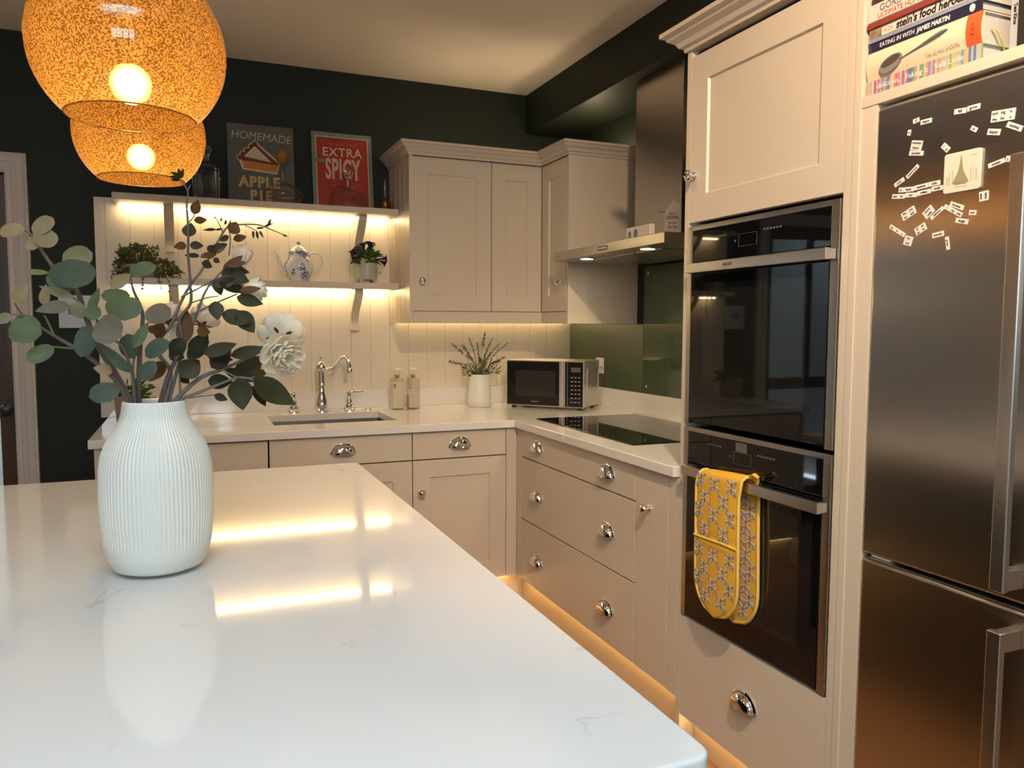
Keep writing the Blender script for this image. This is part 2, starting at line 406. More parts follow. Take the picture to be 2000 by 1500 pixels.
# hall beyond the doorway, with an added ceiling gap to light it
b = B(); b.box(-2.4, -.5, 6.0, 6.1, 0, 2.5); b.box(-.55, -.45, YB+.12, 6.0, 0, 2.5)
b.box(-2.5, -2.4, YB+.12, 6.0, 0, 2.5)
b.box(-2.5, -2.3, YB+.12, 6.1, 2.5, 2.6); b.box(-1.5, -.45, YB+.12, 6.1, 2.5, 2.6); b.box(-2.3, -1.5, YB+.12, 4.65, 2.5, 2.6); b.box(-2.3, -1.5, 5.55, 6.1, 2.5, 2.6)
struct('wall_hall', b, mat('hall_wall', (.55, .56, .56), .7))
# ---------------- tongue and groove panelling ----------------
def tg(b, x0, x1, z0, z1, yf, th, grooves, M=None, gw=.005, gd=.003):
    """boarded panel, front at y=yf facing -y, thickness th"""
    pl = [(x0, yf)]
    for g in grooves:
        if x0+.01 < g < x1-.01: pl += [(g-gw/2, yf), (g-gw/4, yf+gd), (g+gw/4, yf+gd), (g+gw/2, yf)]
    pl += [(x1, yf), (x1, yf+th), (x0, yf+th)]
    b.prism(pl, z0, z1, 'xy', M)
GX = [1.515+.1035*k for k in range(-20, 7)]
b = B(); tg(b, -.392, XR-.001, 1.0052, 1.94, YP, .0145, GX)
struct('trim_4', b, PANEL, 20)

# ---------------- handles ----------------
def cup_pull_bm(b, M):
    w, h, d, n, k = .047, .040, .026, 20, 8
    vs = []; 
    for i in range(n+1):
        a = pi*i/n; row = []
        for j in range(k+1):
            t = (pi/2)*j/k; c = cos(t)**.8
            row.append((w*cos(a)*(.28+.72*c), -.002-d*sin(t), h*sin(a)*(.28+.72*c)-.004*0))
        vs.append(row)
    fl = [p for r in vs for p in r]
    f = [(i*(k+1)+j, (i+1)*(k+1)+j, (i+1)*(k+1)+j+1, i*(k+1)+j+1) for i in range(n) for j in range(k)]
    v, fs = b.add(fl, f, M)
    # thumb front between the two shoulders
    row = [(w*.28*cos(pi*i/n), -.002-d, h*.28*sin(pi*i/n)) for i in range(n+1)]
    b.add(row, [tuple(range(n+1))], M)
    v2 = [(x*.93, y+.002, z*.93) for x, y, z in fl]
    b.add(v2, [q[::-1] for q in f], M)
    # flange and rolled lip
    pts = [M @ Vector(((w+.004)*cos(pi*i/24), -.002, (h+.004)*sin(pi*i/24))) for i in range(25)]
    b.tube(pts, .0032, 6)
    pts = [M @ Vector((w*.97*cos(pi*i/16), -.002-d*.98*sin(pi*i/16), 0)) for i in range(17)]
    b.tube(pts, .0018, 6)
    b.tube([M @ Vector((-w-.004, -.002, 0)), M @ Vector((-w+.012, -.002, -.001))], .0032, 6)
    b.tube([M @ Vector((w+.004, -.002, 0)), M @ Vector((w-.012, -.002, -.001))], .0032, 6)
def knob_bm(b, M):
    A = M @ R(90, 'X')
    b.lathe([(.012, 0), (.012, .003), (.006, .006), (.0055, .014), (.012, .018), (.0165, .024), (.0165, .028), (.010, .034), (0, .035)], A, 20,
            ripple=lambda a, r, z: 1+(.08*cos(6*a) if .017 < z < .033 else 0))
def pull(parent, x, z, y=0):
    b = B(); cup_pull_bm(b, T((x, y, z))); return out('cup_handle', b, CHROME, parent, sharp=50)
def knob(parent, x, z, y=0):
    b = B(); knob_bm(b, T((x, y, z))); return out('knob', b, CHROME, parent, sharp=60)

# front panels: local frame, x along the front, -y towards the room, y=0 the face
def slab(parent, name, x0, x1, z0, z1, th=.02, m=None, g=.0016):
    b = B(); b.box(x0+g, x1-g, 0, th, z0+g, z1-g, .0015); return out(name, b, m or PAINT, parent)
def shaker(parent, name, x0, x1, z0, z1, rail=.085, th=.021, m=None, g=.0016, top=None, dp=.007):
    x0 += g; x1 -= g; z0 += g; z1 -= g; top = top or rail
    b = B(); xs = [x0, x0+rail, x1-rail, x1]; zs = [z0, z0+rail, z1-top, z1]
    V = {}
    def v(i, j, y=0): 
        k = (i, j, y)
        if k not in V: V[k] = b.bm.verts.new((xs[i], y, zs[j]))
        return V[k]
    fs = []
    for i in range(3):
        for j in range(3):
            if i == 1 and j == 1: continue
            fs.append(b.bm.faces.new([v(i,j), v(i+1,j), v(i+1,j+1), v(i,j+1)]))
    e = .004
    inn = [b.bm.verts.new((x, dp, z)) for x, z in ((xs[1]+e, zs[1]+e), (xs[2]-e, zs[1]+e), (xs[2]-e, zs[2]-e), (xs[1]+e, zs[2]-e))]
    o4 = [v(1,1), v(2,1), v(2,2), v(1,2)]
    for k in range(4): fs.append(b.bm.faces.new([o4[k], o4[(k+1)%4], inn[(k+1)%4], inn[k]]))
    fs.append(b.bm.faces.new(inn))
    bk = [b.bm.verts.new((x, th, z)) for x, z in ((x0,z0),(x1,z0),(x1,z1),(x0,z1))]
    ring = [[v(0,0), v(1,0), v(2,0), v(3,0)], [v(3,0), v(3,1), v(3,2), v(3,3)], [v(3,3), v(2,3), v(1,3), v(0,3)], [v(0,3), v(0,2), v(0,1), v(0,0)]]
    for k in range(4): fs.append(b.bm.faces.new(ring[k][::-1]+[bk[k], bk[(k+1)%4]]))
    fs.append(b.bm.faces.new(bk[::-1]))
    bmesh.ops.recalc_face_normals(b.bm, faces=fs)
    for f in fs: f.smooth = False
    return out(name, b, m or PAINT, parent)
def carcass(parent, x0, x1, z0, z1, depth, y0=.021, name='body', m=None, bev=0):
    b = B(); b.box(x0+.0005, x1-.0005, y0, depth, z0, z1, bev); return out(name, b, m or PAINT, parent)

FY, FX = 3.32, 1.41            # face planes of the back run and of the right run
ZB, ZT = .165, .872            # underside and top of the base units
DB = YP-.005-FY                # unit depth, back run
RZ = rad(-90)
# back run ------------------------------------------------
t = thing('base_end_panel', 'cashmere painted end panel closing the left end of the sink run', 'panel', (-.347, FY, 0))
b = B(); b.box(0, .024, -.002, DB, 0, ZT, .001); out('panel', b, PAINT, t)
t = thing('appliance_cupboard', 'plain cashmere appliance front left of the sink, half hidden by the tall white vase', 'cabinet', (-.319, FY, 0))
carcass(t, 0, .611, ZB, ZT, DB, m=DARK); slab(t, 'door', 0, .611, ZB, ZT, g=.003)
t = thing('sink_cupboard', 'cashmere sink base unit with a wide top drawer front above two panelled doors', 'cabinet', (.294, FY, 0))
carcass(t, 0, .611, ZB, ZT-.27, DB, m=DARK)
d = slab(t, 'drawer_front', 0, .611, .748, ZT); pull(d, .305, .797)
d1 = shaker(t, 'door', 0, .3055, ZB, .746); d2 = shaker(t, 'door', .3055, .611, ZB, .746)
knob(d1, .262, .60); knob(d2, .348, .60)
t = thing('drawer_line_cupboard', 'cashmere base unit in the corner with one drawer over one panelled door', 'cabinet', (.906, FY, 0))
carcass(t, 0, .450, ZB, ZT, DB, m=DARK)
d = slab(t, 'drawer', 0, .450, .748, ZT); pull(d, .222, .797)
d = shaker(t, 'door', 0, .450, ZB, .746, .078); knob(d, .037, .600)
t = thing('corner_post', 'plain cashmere filler post where the two base runs meet', 'panel', (1.357, FY, 0))
b = B(); b.box(.0005, .053, 0, .3, ZB-.002, ZT, .001); out('post', b, PAINT, t)
# right run: local x runs towards the camera ------------------------------------
t = thing('corner_filler', 'narrow cashmere filler strip left of the wide drawers', 'panel', (FX, 3.319, 0), RZ)
b = B(); b.box(0, .052, 0, .3, ZB, ZT, .001); out('strip', b, PAINT, t)
DR = XR-.02-FX
t = thing('drawer_unit', 'wide cashmere unit of three pan drawers with six chrome cup handles under the hob', 'cabinet', (FX, 3.266, 0), RZ)
carcass(t, 0, .997, ZB, ZT-.03, DR, m=DARK)
for z0, z1, hz in ((.745, ZT, .797), (.455, .743, .580), (ZB, .453, .286)):
    d = slab(t, 'drawer', 0, .997, z0, z1); pull(d, .184, hz); pull(d, .804, hz)
t = thing('narrow_cupboard', 'slim plain cashmere cupboard with one chrome knob between the drawers and the ovens', 'cabinet', (FX, 2.268, 0), RZ)
carcass(t, 0, .199, ZB, ZT, DR, m=DARK); d = slab(t, 'door', 0, .199, ZB, ZT); knob(d, .087, .739)
t = thing('end_filler', 'plain cashmere filler strip right of the slim cupboard', 'panel', (FX, 2.068, 0), RZ)
b = B(); b.box(0, .056, 0, .3, ZB, ZT, .001); out('strip', b, PAINT, t)
# plinths
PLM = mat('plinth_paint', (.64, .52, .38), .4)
t = thing('plinth', 'recessed plinth board lit by a warm strip under the pan drawers', 'plinth', (FX+.055, 2.1, 0))
b = B(); b.box(FX+.055, FX+.071, 2.012, FY+.070, 0, .162)
out('board', b, PLM, t, world=True)
t = thing('plinth', 'recessed plinth board lit by a warm strip below the oven housing drawer', 'plinth', (FX+.055, 1.4, 0))
b = B(); b.box(FX+.055, FX+.071, 1.368, 1.985, 0, .116); out('board', b, PLM, t, world=True)
t = thing('plinth', 'recessed plinth board under the sink run cupboards', 'plinth', (-.30, FY+.055, 0))
b = B(); b.box(-.322, FX+.054, FY+.055, FY+.071, 0, .162); out('board', b, PLM, t, world=True)
def strip(name, label, box, m, grp=None):
    x0, x1, y0, y1, z0, z1 = box
    b = B(); b.box(*box); o = out(name, b, m); return tag(o, label, 'light strip', grp)
strip('plinth_light_strip', 'warm light strip tucked behind the bottom edge of the pan drawers', (FX+.024, FX+.034, 2.02, FY-.01, .158, .164), LEDF)
strip('plinth_light_strip', 'warm light strip under the drawer below the ovens', (FX+.024, FX+.034, 1.37, 1.98, .110, .116), LEDF)
strip('plinth_light_strip', 'warm light strip under the sink run cupboards', (-.30, FX-.02, FY+.024, FY+.034, .158, .164), LEDF)

# worktop with sink cut-out -----------------------------------------
WT0, WT1 = .875, .91
SX0, SX1, SY0, SY1 = .337, .888, 3.508, 3.908
xs = [-.366, SX0, SX1, 1.39, XR-.002]; ys = [2.016, 3.30, SY0, SY1, YP-.001]
def inw(x, y):
    if x < 1.39 and y < 3.30: return False
    return not (SX0 < x < SX1 and SY0 < y < SY1)
t = thing('kitchen_worktop', 'L-shaped white quartz worktop around the sink and hob', 'worktop', (-.366, 3.30, WT0))
b = B(); b.grid(xs, ys, inw, WT0, WT1, .0035, 3)
out('slab', b, QUARTZ, t, world=True)
# drainer grooves
GRV = mat('drainer_groove', (.50, .48, .45), .2)
b = B()
for k in range(6):
    y = 3.56+.056*k; b.box(-.05, SX0-.03, y-.004, y+.004, WT1-.0003, WT1+.0004, 0)
out('drainer_groove', b, GRV, t, world=True)
b = B(); b.box(-.392, XR-.021, YP-.015, YP-.0005, WT1+.0003, 1.005, .0015); o = out('worktop_upstand', b, QUARTZ); tag(o, 'low white quartz upstand behind the sink along the panelled wall', 'upstand')
b = B(); b.box(XR-.020, XR-.0005, 2.016, YP-.0155, WT1+.0003, 1.015, .0015); o = out('worktop_upstand', b, QUARTZ); tag(o, 'white quartz upstand behind the hob under the green glass', 'upstand')
# sink
t = thing('kitchen_sink', 'undermounted stainless steel sink bowl set in the white worktop', 'sink', (SX0, SY0, .68))
b = B(); x0, x1, y0, y1 = SX0-.012, SX1+.012, SY0-.012, SY1+.012; z0, z1 = .69, WT0-.0005
fs = b.box(x0, x1, y0, y1, z0, z1)
b.bm.faces.remove(fs[1])
es = [e for e in b.bm.edges if not (abs(e.verts[0].co.z-z1) < 1e-6 and abs(e.verts[1].co.z-z1) < 1e-6)]
bmesh.ops.bevel(b.bm, geom=es, offset=.03, segments=4, affect='EDGES', profile=.5)
bmesh.ops.solidify(b.bm, geom=b.bm.faces[:], thickness=-.0015)
out('bowl', b, SINKM, t, world=True)
b = B(); b.lathe([(.045, .693), (.045, .697), (.03, .6965), (.028, .6945), (0, .694)], T(((x0+x1)/2, 3.71, 0)), 24); out('strainer', b, CHROME, t, world=True)

# tap set -------------------------------------------------------------
t = thing('kitchen_tap', 'tall traditional chrome mixer spout with swan neck behind the sink', 'tap', (.617, 4.0, WT1))
b = B(); b.lathe([(.034, 0), (.034, .008), (.030, .012), (.031, .02), (.030, .045), (.023, .075), (.0165, .10), (.016, .13), (.020, .134), (.020, .141), (.0165, .146), (.0165, .205), (.022, .209), (.024, .217), (.025, .232), (.020, .245), (.010, .252), (.006, .258), (.005, .268), (.0085, .273), (.0095, .279), (.0065, .286), (0, .288)], None, 28)
out('column', b, CHROME, t)
b = B(); b.tube([(0, 0, .222), (.03, -.005, .216), (.052, -.01, .216), (.07, -.015, .232), (.09, -.02, .262), (.10, -.022, .274), (.113, -.025, .279), (.126, -.028, .270), (.133, -.03, .250), (.137, -.031, .222)], [.010, .010, .0095, .009, .009, .009, .0095, .010, .0115, .011], 14)
b.lathe([(.013, .195), (.015, .199), (.015, .212), (.012, .222)], T((.1375, -.031, 0)), 18)
out('spout', b, CHROME, t)
def tap_handle(x, sgn, label):
    t = thing('tap_handle', label, 'tap', (x, 4.0, WT1), 0, 'chrome lever handles of the sink tap')
    b = B(); b.lathe([(.030, 0), (.030, .006), (.026, .010), (.027, .018), (.021, .028), (.021, .033), (.0155, .036), (.0165, .048), (.011, .062), (.008, .072), (.0095, .082), (.0115, .088), (.0115, .100), (.008, .104), (0, .105)], None, 24)
    out('base', b, CHROME, t)
    b = B(); b.tube([(0, 0, .094), (sgn*.012, 0, .094), (sgn*.03, 0, .0955), (sgn*.055, 0, .0945), (sgn*.07, 0, .096), (sgn*.078, 0, .096)], [.004, .005, .0075, .0075, .005, .0045], 12); out('lever', b, CHROME, t)
tap_handle(.478, -1, 'chrome tap lever left of the tall spout, pointing left')
tap_handle(.756, 1, 'chrome tap lever right of the tall spout, pointing right')
t = thing('sink_control_knob', 'small flat round chrome waste control set in the worktop right of the tap levers', 'knob', (.852, 3.995, WT1))
b = B(); b.lathe([(.024, 0), (.024, .003), (.019, .006), (.008, .008), (0, .0085)]); out('disc', b, CHROME, t)

# soap bottles -----------------------------------------------------------
def soap(x, y, label, h, fill, fcol, square):
    t = thing('soap_bottle', label, 'bottle', (x, y, WT1), rad(0), 'pump bottles by the sink')
    b = B(); w = .032
    fs = b.box(-w, w, -w, w, .001, h, .008 if square else .012, seg=3); out('bottle', b, CLEARG, t)
    b = B(); b.box(-w+.003, w-.003, -w+.003, w-.003, .003, fill, .006, seg=3); out('liquid', b, fcol, t)
    b = B(); b.lathe([(.013, h), (.014, h+.002), (.014, h+.018), (.009, h+.021)], None, 20); out('collar', b, CHROME, t)
    b = B(); b.lathe([(.008, h+.02), (.008, h+.032), (.0145, h+.034), (.0145, h+.048), (.010, h+.052), (0, h+.053)], None, 18)
    b.tube([(0, 0, h+.043), (.016, -.004, h+.045), (.026, -.006, h+.040)], [.006, .005, .004], 10); b.cyl(.0025, fill*.5, h, n=8); out('pump', b, PUMP, t)
    return t
PUMP = mat('cream_pump', (.75, .68, .52), .35)
t = soap(1.004, 3.975, 'full cream soap pump bottle with a small label, left of the pair', .163, .140, mat('cream_soap', (.78, .70, .52), .4), True)
b = B(); b.box(-.026, -.014, -.0335, -.0325, .112, .135, .001); out('label', b, mat('tan_label', (.35, .22, .10), .5), t)
soap(1.086, 3.965, 'clear pump bottle only half filled with pale pink soap, right of the pair', .163, .078, mat('pink_soap', (.70, .58, .52), .4), True)

# hob ------------------------------------------------------------------------
t = thing('induction_hob', 'flat black glass induction hob set on the right worktop', 'hob', (1.497, 2.43, WT1))
b = B(); b.box(1.495, 2.035, 2.430, 3.285, WT1, WT1+.0055, .0025); out('glass', b, BLACKG, t, world=True)
HM = mat('hob_marks', (.055, .055, .055), .3)
for (cx, cy, r) in ((1.66, 3.06, .09), (1.90, 3.06, .075), (1.66, 2.65, .075), (1.90, 2.65, .09), (1.78, 2.86, .11)):
    b = B(); pts = [(cx+r*cos(2*pi*k/40), cy+r*sin(2*pi*k/40), WT1+.0055) for k in range(40)]; b.tube(pts, .0008, 4, closed=True, flat=.2); out('cooking_zone', b, HM, t, world=True)
b = B()
for k in range(9): b.box(1.515, 1.523, 2.60+.055*k, 2.612+.055*k, WT1+.0054, WT1+.0058)
out('touch_marking', b, HM, t, world=True)
# ---------------- wall cabinets ----------------
CY, CX = 3.694, 1.706
t = thing('wall_cabinet', 'left cashmere wall cabinet beside the open shelves, one wide panelled door', 'wall cabinet', (1.0, CY, 1.36))
# side board with grooves facing -x
pl = [(1.0, CY+.0005)]
for k in range(4):
    g = 3.78+.09*k; pl += [(1.0, g-.0025), (1.003, g-.0012), (1.003, g+.0012), (1.0, g+.0025)]
pl += [(1.0, YP-.001), (1.018, YP-.001), (1.018, CY+.0005)]
b = B(); b.prism(pl, 1.36, 2.17, 'xy'); out('side_panel', b, PAINT, t, world=True, sharp=20)
carcass(t, .018, .426, .058, .81, YP-.002-CY, m=PAINT)
d = shaker(t, 'door', .014, .426, .06, .805, .078); knob(d, .058, .208)
t = thing('corner_wall_cabinet', 'L-shaped corner wall cabinet with two narrow panelled doors meeting at the inner corner', 'wall cabinet', (1.427, CY, 1.36))
b = B(); b.prism([(1.4275, CY+.022), (CX+.022, CY+.022), (CX+.022, 3.386+.016), (XR-.001, 3.386+.016), (XR-.001, YP-.001), (1.4275, YP-.001)], 1.418, 2.17, 'xy'); out('body', b, PAINT, t, world=True)
shaker(t, 'door', 0, .277, .06, .805, .078)
b = B(); pl = [(CX, 3.386), (CX+.014, 3.386)]
for g in (1.813, 1.915, 2.017): pl += [(g-.0025, 3.386), (g-.0012, 3.389), (g+.0012, 3.389), (g+.0025, 3.386)]
pl += [(XR-.001, 3.386), (XR-.001, 3.401), (CX, 3.401)]
b.prism(pl, 1.36, 2.17, 'xy'); out('end_panel', b, PAINT, t, world=True, sharp=20)
# door facing the shelves side of the corner (faces -x): built locally then turned
def turned(o, loc, rz):
    M = wmat(o).inverted() @ T(loc) @ R(rz, 'Z'); o.data.transform(M)
    for c in KIDS.get(o, []): c.data.transform(M)
d = shaker(t, 'door', .004, .285, 1.42, 2.165, .078); knob(d, .233, 1.565)
turned(d, (CX, CY-.0, 0), -90)
CORN = [(0, 0), (.006, 0), (.008, .010), (.016, .014), (.022, .026), (.036, .036), (.040, .044), (.050, .048), (.050, .060), (0, .060)]
t = thing('cornice', 'moulded cashmere cornice running round the top of the corner wall cabinets', 'cornice', (CX, CY, 2.17))
b = B(); b.sweep([(o, 2.1705+z) for o, z in CORN], [(XR-.001, 3.386), (CX, 3.386), (CX, CY), (1.0, CY), (1.0, YP-.001)])
b.prism([(1.0, CY), (CX, CY), (CX, 3.386), (XR-.001, 3.386), (XR-.001, YP-.001), (1.0, YP-.001)], 2.1705, 2.185, 'xy')
out('moulding', b, PAINT, t, world=True, sharp=25)
t = thing('light_pelmet', 'plain cashmere light pelmet along the bottom edge of the corner wall cabinets', 'pelmet', (CX, CY, 1.36))
b = B(); b.sweep([(0, 1.36), (0, 1.4175), (-.018, 1.4175), (-.018, 1.36)], [(CX+.0005, 3.4015), (CX+.0005, CY), (1.0185, CY)])
out('board', b, PAINT, t, world=True)
strip('cabinet_light_strip', 'warm light strip under the wall cabinets against the panelled wall', (1.03, 2.05, YP-.02, YP-.008, 1.408, 1.4175), LED)
t = thing('cabinet_top_light', 'small warm uplight standing on top of the corner wall cabinet, hidden by the cornice', 'light', (1.93, 3.56, 2.1855))
b = B(); b.lathe([(.035, 0), (.035, .012), (.030, .016), (.0295, .010)], None, 24, cap=False); out('ring', b, CERAM, t)
b = B(); b.lathe([(0, .012), (.0295, .012)], None, 24, cap=False); out('lamp', b, emis('uplight_glow', (1, .74, .42), 12), t)
_l = bpy.data.lights.new('cabinet_top_point', 'POINT'); _l.energy = 1.3; _l.color = (1, .76, .46); _l.shadow_soft_size = .03
_o = bpy.data.objects.new('cabinet_top_point', _l); _o.location = (1.93, 3.56, 2.235); COL.objects.link(_o)
strip('ceiling_fill_strip', 'added hidden light strip on top of the wall cabinets, brightening the ceiling', (1.06, 1.66, 3.73, 3.745, 2.1855, 2.190), emis('ceiling_fill_glow', (1, .76, .46), 14))  # added strip, hidden behind the cornice, to brighten the ceiling
# ---------------- open shelves ----------------
SF = 3.885
def shelf(zt, x0, label, grp='open display shelves'):
    t = thing('display_shelf', label, 'shelf', (x0, SF, zt-.03), 0, grp)
    b = B(); b.box(0, .9985-x0, 0, YP-.0005-SF, 0, .03, .003); out('board', b, PAINT, t)
shelf(1.935, -.300, 'upper cashmere wall shelf carrying the tin signs and decanters')
shelf(1.562, -.300, 'lower cashmere wall shelf carrying the teapot and the potted plants')
strip('shelf_light_strip', 'glowing light strip under the upper wall shelf', (-.285, .985, 4.062, 4.074, 1.897, 1.9048), LED, 'shelf light strips')
strip('shelf_light_strip', 'glowing light strip under the lower wall shelf', (-.285, .985, 4.062, 4.074, 1.524, 1.5318), LED, 'shelf light strips')
def bracket(x, ztop, label):
    # S curved bracket, profile in yz against the wall
    t = thing('shelf_bracket', label, 'shelf bracket', (x, YP, ztop-.21), 0, 'scrolled shelf brackets')
    n = 20; fr = []
    for i in range(n+1):
        s_ = i/n; z = .21*s_; dpt = .028+.115*(s_**1.5)+.020*sin(2*pi*s_*1.0+2.6)
        fr.append((-dpt, z))
    fr[-1] = (-.150, .21); fr[-2] = (-.150, .185)
    pl = [(-.0005, 0)]+fr+[(-.0005, .21)]
    b = B(); b.prism(pl, -.021, .021, 'yz', bev=.0015, seg=1); out('bracket', b, PAINT, t, sharp=40)
for x, z, l in ((-.072, 1.9045, 'scrolled bracket under the upper shelf, above the trailing plant'), (.830, 1.9045, 'scrolled bracket under the upper shelf, behind the purple flowers'),
                (-.060, 1.5315, 'scrolled bracket under the lower shelf, below the trailing plant'), (.806, 1.5315, 'scrolled bracket under the lower shelf, below the purple flowers')):
    bracket(x, z, l)
# end return of the panelling at the left
# ---------------- extractor hood ----------------
t = thing('extractor_hood', 'brushed steel chimney hood over the hob with two lit lamps', 'extractor hood', (1.87, 2.87, 1.645))
HX, HY0, HY1 = 1.600, 2.405, 3.335
b = B(); b.box(HX, XR-.002, HY0, HY1, 1.652, 1.692, .002); out('canopy', b, STEEL, t, world=True)
b = B(); 
for i in range(3):
    y = HY0+.17+.2*i; b.box(HX+.10, XR-.06, y, y+.19, 1.646, 1.6525, .003)
out('grease_filter', b, STEEL, t, world=True)
b = B(); b.box(1.87, XR-.002, 2.69, 3.05, 1.6925, 2.4315, .001); out('chimney', b, STEEL, t, world=True)
b = B(); b.box(HX-.002, HX+.001, 2.82, 2.90, 1.664, 1.681, .001); c = out('control_panel', b, BLACKP, t, world=True)
b = B(); 
for k in range(5): b.box(HX-.0032, HX-.0015, 2.826+.014*k, 2.836+.014*k, 1.668, 1.677, .0005)
out('button', b, STEELL, c, world=True)
for y in (3.10, 2.60):
    b = B(); b.lathe([(.034, 1.6525), (.034, 1.648), (.028, 1.647), (.028, 1.6505)], T((1.655, y, 0)), 24, cap=False); l = out('lamp_ring', b, CHROME, t, world=True)
    b = B(); b.lathe([(0, 1.6487), (.027, 1.6487), (.027, 1.6512), (0, 1.6512)], T((1.655, y, 0)), 24); out('lamp', b, SPOT, l, world=True)
    s_ = bpy.data.lights.new('hood_spot', 'SPOT'); s_.energy = 2.2; s_.color = (1, .74, .42); s_.spot_size = rad(115); s_.spot_blend = .5; s_.shadow_soft_size = .02
    so = bpy.data.objects.new('hood_spot', s_); so.location = (1.655, y, 1.640); COL.objects.link(so)
# ---------------- splashback ----------------
SPG = mat('green_glass_splashback', (.050, .075, .038), .03, 0, .6)
t = thing('glass_splashback', 'green tinted glass panel screwed to the wall behind the hob', 'splashback', (2.085, 2.02, 1.016))
b = B(); b.box(2.084, 2.094, 2.02, 3.30, 1.017, 1.640, .001); out('glass', b, SPG, t, world=True)
for y, z in ((3.262, 1.606), (3.262, 1.050), (2.06, 1.606), (2.06, 1.050)):
    b = B(); b.lathe([(.007, 0), (.007, .003), (.004, .005), (0, .0055)], T((2.084, y, z)) @ R(-90, 'Y'), 14); out('screw_cap', b, CHROME, t, world=True)
t = thing('lit_corner_wall', 'lighter green sheet over the corner wall behind the microwave, strip light put into its colour', 'splashback', (2.085, 3.31, 1.016))
b = B(); b.box(2.084, 2.094, 3.302, YP-.001, 1.017, 1.358, .001); out('board', b, mat('lit_green_wall', (.060, .082, .042), .45), t, world=True)  # corner wall green made lighter, standing in for light from the cabinet strip

# ---------------- tall oven housing ----------------
t = thing('oven_housing', 'tall cashmere oven housing with a panelled door above and a deep drawer below', 'cabinet', (FX, 2.010, 0), RZ)
TT = 2.170
b = B(); b.box(0, .0215, 0, DR+.018, .02, TT, .001); out('side_panel', b, PAINT, t)
b = B(); b.box(.6235, .645, 0, DR+.018, .02, TT, .001); out('side_panel', b, PAINT, t)
carcass(t, .0225, .6225, 1.662, 2.165, DR+.018, m=DARK, name='top_box'); carcass(t, .0225, .6225, .118, .440, DR+.018, m=DARK, name='bottom_box')
d = shaker(t, 'door', .0215, .6235, 1.659, 2.150, .078); knob(d, .047, 1.797)
d = slab(t, 'drawer', .0215, .6235, .118, .444); pull(d, .328, .285)
t = thing('cornice', 'deep moulded cornice along the top of the tall oven and fridge units', 'cornice', (FX, 2.01, 2.1705))
b = B(); b.sweep([(o*1.25, 2.1705+z*1.05) for o, z in CORN], [(FX, .62), (FX, 2.010), (XR-.3005, 2.010)])
b.box(FX, XR-.005, .62, 2.009, 2.1705, 2.18); out('moulding', b, PAINT, t, world=True, sharp=25)

GLASSW = mat('oven_window_glass', (.010, .010, .009), .03, 0, .75)
def oven(z0, label, dz, brand=False):
    t = thing('built_in_oven', label, 'oven', (FX, 1.986, z0), RZ, 'pair of stacked ovens')
    w, h = .596, .594
    b = B(); b.box(.012, w-.012, .012, .54, .004, h-.004); out('casing', b, BLACKP, t)
    b = B(); b.box(0, .022, -.004, .012, 0, h, .002); b.box(w-.026, w, -.004, .012, 0, h, .002); b.box(.0225, w-.0265, -.004, .012, h-.014, h, .001)
    out('steel_trim', b, STEEL, t)
    b = B(); b.box(.023, w-.027, -.003, .012, h-.108, h-.0145, .001); cp = out('control_panel', b, BLACKG, t)
    b = B(); zz = h-.062; x = .235
    for (a0, a1, c0, c1) in ((x, x+.075, zz-.017, zz-.0162), (x, x+.075, zz+.0162, zz+.017), (x, x+.0012, zz-.017, zz+.017), (x+.0738, x+.075, zz-.017, zz+.017)):
        b.box(a0, a1, -.0034, -.0028, c0, c1)
    for k in range(6):
        b.box(.12+.011*k, .127+.011*k, -.0034, -.0028, h-.043, h-.039); b.box(.335+.012*k, .343+.012*k, -.0034, -.0028, h-.045, h-.040)
    b.box(.218, .223, -.0034, -.0028, zz-.003, zz+.003)
    out('display_marking', b, mat('faint_display', (.10, .10, .10), .4) if 'faint_display' not in bpy.data.materials else bpy.data.materials['faint_display'], cp)
    if dz:
        b = B(); b.box(.245, .292, -.0034, -.0029, h-.044, h-.018); out('display', b, bpy.data.materials['faint_display'], cp)
    b = B(); b.box(.023, w-.027, -.006, .0115, .008, h-.112, .0015); dr = out('door', b, BLACKG, t)
    b = B(); b.box(.085, w-.095, -.0064, -.0058, .085, h-.175, .0002); out('window', b, GLASSW, dr)
    b = B(); hz = h-.128; b.box(.038, w-.005, -.040, -.024, hz-.014, hz+.014, .002); b.box(.038, .058, -.026, -.006, hz-.012, hz+.012, .002); b.box(w-.027, w-.005, -.026, -.006, hz-.012, hz+.012, .002)
    hd = out('handle', b, STEELL, dr)
    b = B(); b.text('NEFF', .013, T((.235, -.0402, hz)) @ R(90, 'X'), sx=1.1, off=.0003, spacing=1.3); out('lettering', b, BLACKP, hd)
    return t
oven(1.054, 'upper black glass built-in oven with a steel bar handle and no towel', 0)
oven(.450, 'lower black glass built-in oven with yellow gloves over its handle', 1)

# ---------------- fridge and its surround ----------------
t = thing('fridge_surround', 'tall cashmere panel and open book niche framing the steel fridge', 'cabinet', (FX, 1.362, 0), RZ)
b = B(); b.box(0, .020, -.002, DR+.018, .02, TT, .001); b.box(.0205, .062, .002, .05, .02, 1.838, .001); out('side_panel', b, PAINT, t)
b = B(); b.box(.70, .72, -.002, DR+.018, .02, TT, .001); out('side_panel', b, PAINT, t)
b = B(); b.box(.0205, .6995, 0, .42, 1.838, 1.862, .0015); out('shelf', b, PAINT, t)
b = B(); b.box(.0205, .6995, .42, .435, 1.838, TT, .001); out('back_panel', b, mat('niche_white', (.70, .69, .68), .5), t)
b = B(); b.box(.0205, .6995, 0, .42, 2.145, TT, .001); out('top_panel', b, PAINT, t)
FYL, FYR, FZ0, FZS, FZ1 = 1.298, .692, .085, .828, 1.828
t = thing('fridge_freezer', 'tall dark brushed steel fridge freezer covered in small word magnets', 'fridge', (FX, FYL, 0), RZ)
